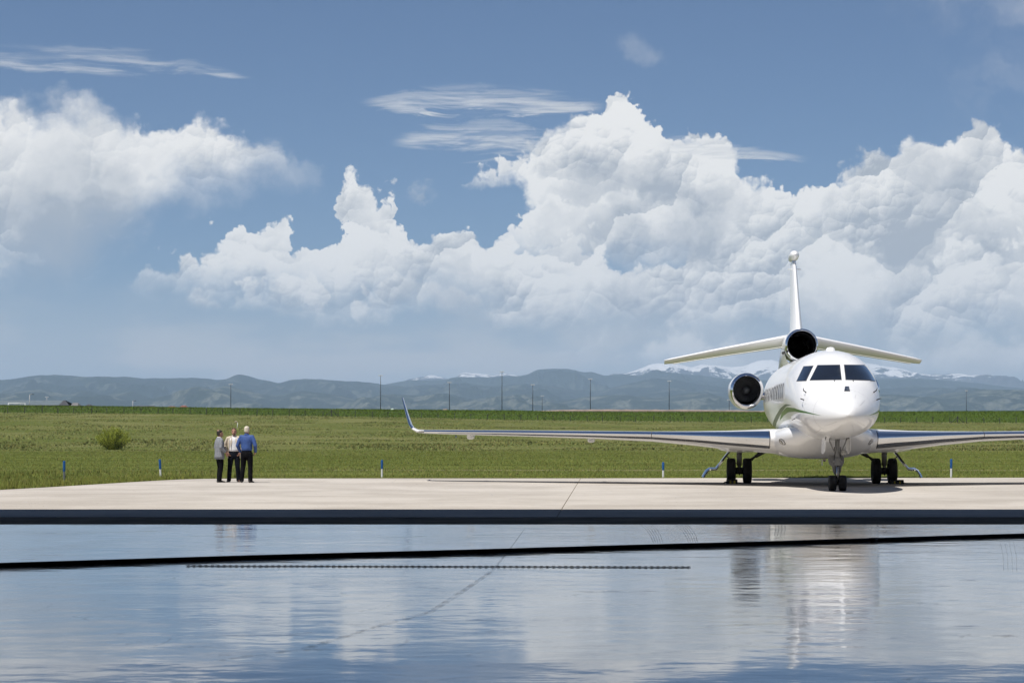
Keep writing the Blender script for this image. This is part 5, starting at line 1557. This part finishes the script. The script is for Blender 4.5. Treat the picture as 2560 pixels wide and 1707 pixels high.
MB().tube([p - c0 for p in pts], rad, 14).build('tube', M_hose, hs, True)
for q in (38, 96):
    p = pts[q] - c0; e = (pts[q + 1] - pts[q]).normalized() * 0.07
    MB().tube([p - e, p + e], 0.034, 14).build('coupling', M_hose, hs, True)
# chain
ch = empty('chain', (wx(1000, 26.8), 26.8, 0), label='thin dark chain lying beside the thick hose on the floor', cat='chain')
cx1, cx2 = wx(470, 27.0), wx(1722, 26.75)
M_chain = pmat('chain_iron', (0.02, 0.02, 0.021), 0.5, 0.6)
def link_mesh(flat):
    m_ = MB(); n = 14; pts = []
    for q in range(n):
        a = 2 * math.pi * q / n
        u, v = math.cos(a) * 0.021, math.sin(a) * 0.0055
        pts.append((u, v, 0.006) if flat else (u, 0.0, 0.0085 + v))
    for q in range(n): m_.tube([pts[q], pts[(q + 1) % n]], 0.0026, 4)
    return m_
flat_l, up_l = link_mesh(True), link_mesh(False)
mm = MB()
nlk = int((cx2 - cx1) / 0.036)
for q in range(nlk):
    f = q / (nlk - 1); x = cx1 + (cx2 - cx1) * f; y = 27.0 + (26.75 - 27.0) * f + 0.012 * math.sin(q * 0.21)
    src = flat_l if q % 2 else up_l
    mm.add([(vx + x - ch.location.x, vy + y - 26.8, vz) for vx, vy, vz in src.v], src.f)
mm.tube([(cx1 + (cx2 - cx1) * q / 60 - ch.location.x, 27.0 - 0.25 * q / 60 - 26.8, 0.006) for q in range(61)], 0.0050, 6)
mm.build('links', M_chain, ch, kind='stuff')

# ================================================================== people
M_skin = pmat('skin', (0.42, 0.22, 0.15), 0.55, var=0.12, vscale=18)
M_hair_dark = pmat('dark_hair', (0.022, 0.017, 0.013), 0.6, var=0.4, vscale=60)
M_hair_brown = pmat('brown_hair', (0.085, 0.045, 0.024), 0.6, var=0.4, vscale=60)
M_hair_white = pmat('white_hair', (0.62, 0.55, 0.44), 0.6, var=0.2, vscale=50)
M_trouser = pmat('black_trousers', (0.006, 0.006, 0.008), 0.9, spec=0.1, var=0.3, vscale=6, bump=0.5, bscale=9)
M_trouser2 = pmat('charcoal_trousers', (0.007, 0.009, 0.014), 0.9, spec=0.1, var=0.3, vscale=6, bump=0.5, bscale=9)
M_shoe = pmat('black_shoes', (0.014, 0.012, 0.011), 0.3, var=0.3)
M_shoeb = pmat('brown_shoes', (0.045, 0.022, 0.015), 0.35, var=0.3)
M_belt = pmat('black_belt', (0.008, 0.008, 0.008), 0.4)
M_shirtw = pmat('white_shirt', (0.78, 0.78, 0.79), 0.8, bump=0.6, bscale=7)
M_shirtb = pmat('blue_shirt', (0.034, 0.080, 0.25), 0.75, var=0.15, vscale=5, bump=0.7, bscale=6)
M_cream = pmat('cream_linen', (0.58, 0.50, 0.39), 0.85, var=0.08, vscale=6, bump=0.6, bscale=7)
M_greyj = pmat('grey_check_wool', (0.22, 0.23, 0.25), 0.9, bump=0.6, bscale=8)
t, b, k = nodes_of(M_greyj)
oc = k.new('ShaderNodeTexCoord').outputs['Object']
cx_, _, cz_ = k.sep(oc)
ck = k.m('MULTIPLY', k.map(k.m('SINE', k.m('MULTIPLY', cx_, 140.0)), 0.5, 0.9), 0.5)
ck = k.m('ADD', ck, k.m('MULTIPLY', k.map(k.m('SINE', k.m('MULTIPLY', cz_, 140.0)), 0.5, 0.9), 0.5))
t.links.new(k.mix(ck, (0.25, 0.26, 0.28), (0.12, 0.125, 0.14)), b.inputs['Base Color'])

def ell(c, rx, ry, n=20, e=2.0, tilt=None):
    out = []
    for q in range(n):
        a = 2 * math.pi * q / n
        ca, sa = math.cos(a), math.sin(a)
        out.append((c[0] + rx * math.copysign(abs(ca) ** (2 / e), ca), c[1] + ry * math.copysign(abs(sa) ** (2 / e), sa), c[2]))
    return out
def ball(mb, c, r, n=14, m=10):
    rings = []
    for i in range(m + 1):
        f = math.pi * (0.02 + 0.96 * i / m)
        rings.append(ell((c[0], c[1], c[2] - r[2] * math.cos(f)), r[0] * math.sin(f), r[1] * math.sin(f), n))
    mb.loft(rings)
def fuse(name, mb, mat, parent, voxel, smooth=3):
    """weld overlapping closed shapes into one continuous skin"""
    o = mb.build(name, mat, None)
    md = o.modifiers.new('weld', 'REMESH'); md.mode = 'VOXEL'; md.voxel_size = voxel; md.use_smooth_shade = True
    if smooth:
        sm = o.modifiers.new('soften', 'SMOOTH'); sm.iterations = smooth; sm.factor = 0.5
    dg = bpy.context.evaluated_depsgraph_get()
    me = bpy.data.meshes.new_from_object(o.evaluated_get(dg))
    o.modifiers.clear()
    old = o.data; o.data = me; bpy.data.meshes.remove(old)
    if not me.materials: me.materials.append(mat)
    me.shade_smooth()
    o.name = name
    o.parent = parent
    return o
def hand(mb, wrist, dirv, palm_n, side):
    """palm, four unequal bent fingers and a thumb off the side of the palm"""
    d = Vector(dirv).normalized(); n = Vector(palm_n).normalized(); s = d.cross(n).normalized() * side
    w = Vector(wrist)
    mb.tube([w, w + d * 0.045, w + d * 0.09], [0.026, 0.036, 0.034], 10, flat=0.55)
    for i, (off, L) in enumerate(((-0.030, 0.060), (-0.010, 0.072), (0.010, 0.068), (0.029, 0.052))):
        p0 = w + d * 0.082 + s * off
        p1 = p0 + d * L * 0.5 + n * 0.006; p2 = p1 + d * L * 0.32 + n * 0.022; p3 = p2 + d * L * 0.14 + n * 0.024
        mb.tube([p0, p1, p2, p3], [0.0095, 0.0092, 0.0085, 0.007], 8)
    t0 = w + d * 0.03 - s * 0.028
    mb.tube([t0, t0 - s * 0.022 + d * 0.03 + n * 0.01, t0 - s * 0.026 + d * 0.062 + n * 0.02], [0.013, 0.0115, 0.009], 8)

def person(px, d, H, rz, label, pose):
    """a standing man; local axes: x his left when he faces -y (towards the camera at rz 0)"""
    X0 = wx(px, d)
    root = empty('person', (X0, d, 0.0), rz, label=label, cat='person')
    S = H / 1.80
    def v(x, y, z): return Vector((x * S, y * S, z * S))
    lean = pose.get('lean', 0.0)
    # ---- joints
    hipz, kneez, ankz = 0.93, 0.50, 0.085
    feet = pose['feet']                               # (x, y, toe angle) for right (-x) and left (+x)
    hips = [v(-0.095, 0, hipz), v(0.095, 0, hipz)]
    ank = [v(fx_, fy_, ankz) for fx_, fy_, _ in feet]
    knee = [(hips[i] + ank[i]) / 2 + v(0, -0.035, 0.0) for i in (0, 1)]
    sh = [v(-0.195, lean, 1.475), v(0.195, lean, 1.475)]
    elb = [v(*p) for p in pose['elbows']]
    wri = [v(*p) for p in pose['wrists']]
    # ---- body: one continuous skin
    mb = MB()
    hz = 1.80 - 0.118
    hx, hy = pose.get('head', (0.0, -0.01))
    rings = []
    for z, rx, ry, oy in ((-0.125, 0.045, 0.050, -0.045), (-0.112, 0.056, 0.066, -0.034), (-0.085, 0.064, 0.080, -0.018), (-0.045, 0.070, 0.090, -0.008), (0.0, 0.074, 0.097, 0.0), (0.04, 0.076, 0.099, 0.004), (0.075, 0.070, 0.092, 0.006), (0.10, 0.052, 0.07, 0.006), (0.115, 0.02, 0.03, 0.006)):
        rings.append([tuple(v(hx, hy, hz) + Vector((a, b_, c)) ) for a, b_, c in [(p[0], p[1], p[2]) for p in ell((0, oy * S, z * S), rx * S, ry * S, 20)]])
    mb.loft(rings)
    hc = v(hx, hy, hz)
    mb.tube([hc + v(0, -0.090, 0.012), hc + v(0, -0.106, -0.018), hc + v(0, -0.112, -0.034), hc + v(0, -0.092, -0.040)], [0.010, 0.013, 0.017, 0.012], 8)      # nose
    for q in (-1, 1):
        ball(mb, hc + v(q * 0.076, 0.012, -0.010), (0.012 * S, 0.022 * S, 0.034 * S), 10, 6)             # ears
        ball(mb, hc + v(q * 0.032, -0.078, 0.024), (0.026 * S, 0.016 * S, 0.010 * S), 8, 5)              # brow
    mb.tube([hc + v(-0.022, -0.088, -0.066), hc + v(0, -0.094, -0.066), hc + v(0.022, -0.088, -0.066)], 0.010, 8)   # lips
    mb.tube([v(0, lean + 0.01, 1.47), v(hx * 0.5, hy * 0.5 + lean * 0.4 + 0.012, 1.555), hc + v(0, 0.01, -0.07)], [0.070 * S, 0.058 * S, 0.058 * S], 14)  # neck
    tors = [(0.88, 0.150, 0.100), (0.98, 0.150, 0.098), (1.08, 0.145, 0.095), (1.22, 0.165, 0.108), (1.36, 0.178, 0.112), (1.45, 0.165, 0.095), (1.50, 0.09, 0.07)]
    mb.loft([ell(v(0, lean * max(0, (z - 0.9) / 0.6), z), rx * S, ry * S, 20) for z, rx, ry in tors])
    for i in (0, 1):
        mb.tube([hips[i] + v(0, 0, 0.03), knee[i], ank[i] + v(0, 0, -0.02)], [0.082 * S, 0.055 * S, 0.038 * S], 12)
        mb.tube([sh[i] + v(-0.02 if i == 0 else 0.02, 0, -0.03) * 0, elb[i], wri[i]], [0.040 * S, 0.036 * S, 0.027 * S], 12)
        mb.tube([v(0, lean, 1.43), sh[i] + v(0, 0, -0.03)], [0.055 * S, 0.04 * S], 10)
        fa = feet[i][2]
        fd = Vector((math.sin(fa), -math.cos(fa), 0))
        mb.tube([ank[i] + fd * -0.03 * S + v(0, 0, -0.035), ank[i] + fd * 0.10 * S + v(0, 0, -0.045), ank[i] + fd * 0.17 * S + v(0, 0, -0.055)], [0.024, 0.022, 0.012], 10)
        hd = pose['hands'][i]
        hand(mb, wri[i], hd[0], hd[1], 1 if i else -1)
    fuse('body', mb, M_skin, root, 0.0085, 1)
    # eyes
    for q in (-1, 1):
        e = MB(); ball(e, hc + v(q * 0.031, -0.089, 0.006), (0.013, 0.007, 0.006), 8, 5); e.build('eye', M_hair_dark, root, True)
    # ---- hair
    hr = MB()
    hstyle = pose['hair']
    hrings = []
    for z, gx_h, gy_h, oy in ((-0.075, 0.062, 0.045, 0.055), (-0.04, 0.078, 0.066, 0.044), (0.0, 0.081, 0.085, 0.028), (0.035, 0.083, 0.096, 0.020), (0.072, 0.078, 0.100, 0.012), (0.102, 0.060, 0.080, 0.010), (0.121, 0.028, 0.038, 0.012)):
        hrings.append(ell(hc + v(0, oy, z), gx_h * S, gy_h * S, 20))
    hr.loft(hrings)
    if hstyle.get('beard'):
        hr.loft([ell(hc + v(0, -0.052, z), rx * S, ry * S, 14) for z, rx, ry in ((-0.128, 0.035, 0.035), (-0.11, 0.052, 0.052), (-0.085, 0.060, 0.054), (-0.072, 0.052, 0.045))])
    fuse('hair', hr, hstyle['mat'], root, 0.011, 1)
    if hstyle.get('bald'):
        bb = MB(); ball(bb, hc + v(0, 0.05, 0.088), (0.050 * S, 0.056 * S, 0.034 * S), 14, 8); bb.build('bald_patch', M_skin, root, True)
    # ---- trousers
    tr_ = MB()
    tr_.loft([ell(v(0, 0.005, z), rx * S, ry * S, 22) for z, rx, ry in ((0.80, 0.165, 0.115), (0.88, 0.178, 0.128), (0.97, 0.170, 0.120), (1.04, 0.160, 0.112), (1.06, 0.158, 0.110))])
    for i in (0, 1):
        hem = ank[i] + v(0, 0.01, -0.045)
        tr_.tube([hips[i] + v(0, 0.01, 0.02), (hips[i] + knee[i]) / 2 + v(0, 0, 0.0), knee[i] + v(0, 0.0, 0), (knee[i] + ank[i]) / 2 + v(0, 0.012, 0), hem], [0.104 * S, 0.096 * S, 0.078 * S, 0.074 * S, 0.072 * S], 16)
    fuse('trousers', tr_, pose['trousers'], root, 0.014, 2)
    MB().loft([ell(v(0, 0.005, z), 0.166 * S, 0.117 * S, 22) for z in (1.035, 1.068)]).build('belt', M_belt, root, True)
    # ---- shoes
    for i in (0, 1):
        fa = feet[i][2]; fd = Vector((math.sin(fa), -math.cos(fa), 0)); sd_ = Vector((fd.y, -fd.x, 0))
        c = Vector((ank[i].x, ank[i].y, 0))
        rings = []
        for f, w_, h_ in ((-0.085, 0.025, 0.055), (-0.07, 0.038, 0.085), (0.0, 0.042, 0.095), (0.06, 0.046, 0.075), (0.12, 0.050, 0.052), (0.17, 0.042, 0.045), (0.20, 0.018, 0.032)):
            rings.append([tuple(c + fd * f * S + sd_ * w_ * S * math.cos(a) + Vector((0, 0, max(0.0, (h_ * S) * (0.5 + 0.5 * math.sin(a)))))) for a in [2 * math.pi * q / 14 for q in range(14)]])
        MB().loft(rings).build('shoe', pose.get('shoe', M_shoe), root, True)
    # ---- shirt or jacket
    top = pose['top']
    def sleeve(mb_, r0, r1, r2, short=0.0):
        for i in (0, 1):
            wv = wri[i] + (elb[i] - wri[i]).normalized() * (0.02 + short)
            mb_.tube([v(0, lean, 1.43), sh[i] + v(0, 0, -0.02), (sh[i] + elb[i]) / 2, elb[i], (elb[i] + wv) / 2, wv], [0.085 * S, r0 * S, r0 * 0.93 * S, r1 * S, r1 * 0.92 * S, r2 * S], 14)
    def torso(mb_, hem, k_, prof, open_front=0.0):
        rows = [(z, rx * k_, ry * k_) for z, rx, ry in prof]
        mb_.loft([ell(v(0, lean * max(0, (z - 0.9) / 0.6) + 0.004, z), rx * S, ry * S, 24) for z, rx, ry in rows])
    shirt_prof = [(1.02, 0.170, 0.125), (1.08, 0.186, 0.142), (1.16, 0.186, 0.140), (1.28, 0.196, 0.138), (1.38, 0.205, 0.135), (1.45, 0.188, 0.115), (1.50, 0.115, 0.085), (1.535, 0.070, 0.070)]
    if top == 'shirt':
        m_ = MB(); torso(m_, 1.02, 1.0, shirt_prof); sleeve(m_, 0.072, 0.060, 0.045)
        fuse('shirt', m_, M_shirtb, root, 0.012, 2)
        MB().loft([ell(v(0, lean * 0.9 + 0.012, z), r_ * S, r_ * 1.02 * S, 18) for z, r_ in ((1.52, 0.074), (1.565, 0.068))]).build('collar', M_shirtb, root, True)
        for i in (0, 1):
            wv = wri[i]; dv = (elb[i] - wri[i]).normalized()
            MB().tube([wv + dv * 0.06, wv], 0.046 * S, 12).build('cuff', M_shirtb, root, True)
    else:
        jm = pose['jacket']
        m_ = MB(); torso(m_, 1.0, 0.97, shirt_prof)
        fuse('shirt', m_, M_shirtw, root, 0.012, 2)
        MB().loft([ell(v(0, lean * 0.9 + 0.010, z), r_ * S, r_ * 1.02 * S, 18) for z, r_ in ((1.50, 0.080), (1.56, 0.066))]).build('collar', M_shirtw, root, True)
        # open shell
        jp = [(0.80, 0.222, 0.168), (0.90, 0.222, 0.165), (1.00, 0.214, 0.156), (1.10, 0.208, 0.152), (1.25, 0.216, 0.154), (1.38, 0.220, 0.148), (1.455, 0.196, 0.124), (1.505, 0.118, 0.098), (1.53, 0.088, 0.088)]
        og = pose['open']                             # half opening at hem, waist, chest, neck (radians)
        V = []; n = 34
        for z, rx, ry in jp:
            oa = float(np.interp(z, [0.8, 1.05, 1.3, 1.53], og))
            for shell in (0, 1):
                kk = 1.0 if shell == 0 else 0.93
                for q in range(n):
                    a = -math.pi / 2 + oa + (2 * math.pi - 2 * oa) * q / (n - 1)
                    V.append(tuple(v(rx * kk * math.cos(a), lean * max(0, (z - 0.9) / 0.6) + ry * kk * math.sin(a) + 0.004, z)))
        Fc = []; R_ = 2 * n
        for i in range(len(jp) - 1):
            for q in range(n - 1):
                Fc.append((i * R_ + q, i * R_ + q + 1, (i + 1) * R_ + q + 1, (i + 1) * R_ + q))
                Fc.append((i * R_ + n + q + 1, i * R_ + n + q, (i + 1) * R_ + n + q, (i + 1) * R_ + n + q + 1))
            for q, w_ in ((0, 1), (n - 1, -1)):
                f_ = (i * R_ + q, (i + 1) * R_ + q, (i + 1) * R_ + n + q, i * R_ + n + q)
                Fc.append(f_ if w_ > 0 else f_[::-1])
        for q in range(n - 1):
            Fc.append((q + 1, q, n + q, n + q + 1)); k0 = (len(jp) - 1) * R_
            Fc.append((k0 + q, k0 + q + 1, k0 + n + q + 1, k0 + n + q))
        jk = mesh_obj('jacket', V, Fc, jm, root, True)
        sl = MB(); 
        for i in (0, 1):
            wv = wri[i] + (elb[i] - wri[i]).normalized() * 0.02
            sl.tube([sh[i] + v(0.10 if i == 0 else -0.10, 0, 0.0), sh[i] + v(0, 0, -0.025), (sh[i] + elb[i]) / 2, elb[i], (elb[i] + wv) / 2, wv], [0.070 * S, 0.070 * S, 0.066 * S, 0.060 * S, 0.056 * S, 0.050 * S], 14)
        fuse('sleeves', sl, jm, jk, 0.012, 2)
        for q in (-1, 1):                             # lapels
            a_n = v(q * 0.060, lean - 0.080, 1.52); b_n = v(q * 0.120, lean - 0.128, 1.36); c_n = v(q * og[1] * 0.13, lean - 0.158, 1.12); d_n = v(q * 0.045, lean - 0.118, 1.36)
            mesh_obj('lapel', [tuple(p) for p in (a_n, b_n, c_n, d_n)] + [tuple(p + Vector((0, -0.008, 0))) for p in (a_n, b_n, c_n, d_n)], [(0, 1, 2, 3), (7, 6, 5, 4), (0, 4, 5, 1), (1, 5, 6, 2), (2, 6, 7, 3), (3, 7, 4, 0)], jm, jk)
        MB().loft([ell(v(0, lean * 0.9 + 0.016, z), r_ * S, r_ * 1.0 * S, 18) for z, r_ in ((1.49, 0.100), (1.545, 0.080))], cap=False).build('jacket_collar', jm, jk, True)
    return root

R = math.radians
down = (0, -0.15, -1)
person(549, gd(1205.4), 1.67, R(118), 'man in grey check jacket and black trousers facing the other two',
       dict(feet=[(-0.10, 0.03, -0.15), (0.11, -0.02, 0.25)], elbows=[(-0.27, 0.06, 1.19), (0.27, 0.05, 1.19)], wrists=[(-0.25, -0.13, 1.02), (0.25, -0.13, 1.02)],
            hands=[((0.25, -0.5, -0.8), (1, 0, 0)), ((-0.25, -0.5, -0.8), (-1, 0, 0))], hair=dict(mat=M_hair_dark, bald=True), trousers=M_trouser, top='jacket', jacket=M_greyj, open=(0.55, 0.22, 0.35, 0.7), lean=0.01))
person(585, gd(1204.9), 1.735, R(4), 'bearded man in open cream jacket and white shirt facing the hangar',
       dict(feet=[(-0.17, 0.0, -0.25), (0.15, 0.0, 0.3)], elbows=[(-0.30, 0.06, 1.20), (0.30, 0.06, 1.20)], wrists=[(-0.225, -0.09, 1.00), (0.225, -0.09, 1.00)],
            hands=[((0.45, -0.15, -0.85), (0.8, 0.3, 0)), ((-0.45, -0.15, -0.85), (-0.8, 0.3, 0))], hair=dict(mat=M_hair_brown, beard=True), trousers=M_trouser2, shoe=M_shoeb, top='jacket', jacket=M_cream, open=(1.15, 0.98, 0.80, 0.8), lean=0.0))
person(617, gd(1205.9), 1.79, R(168), 'white-haired man in blue shirt standing with his back to the hangar',
       dict(feet=[(-0.13, 0.02, -0.2), (0.18, -0.02, 0.3)], elbows=[(-0.30, 0.05, 1.18), (0.295, 0.05, 1.18)], wrists=[(-0.25, -0.12, 0.98), (0.25, -0.12, 0.98)],
            hands=[((0.4, -0.2, -0.85), (0.8, 0.3, 0)), ((-0.4, -0.2, -0.85), (-0.8, 0.3, 0))], hair=dict(mat=M_hair_white), trousers=M_trouser, top='shirt', lean=0.01))
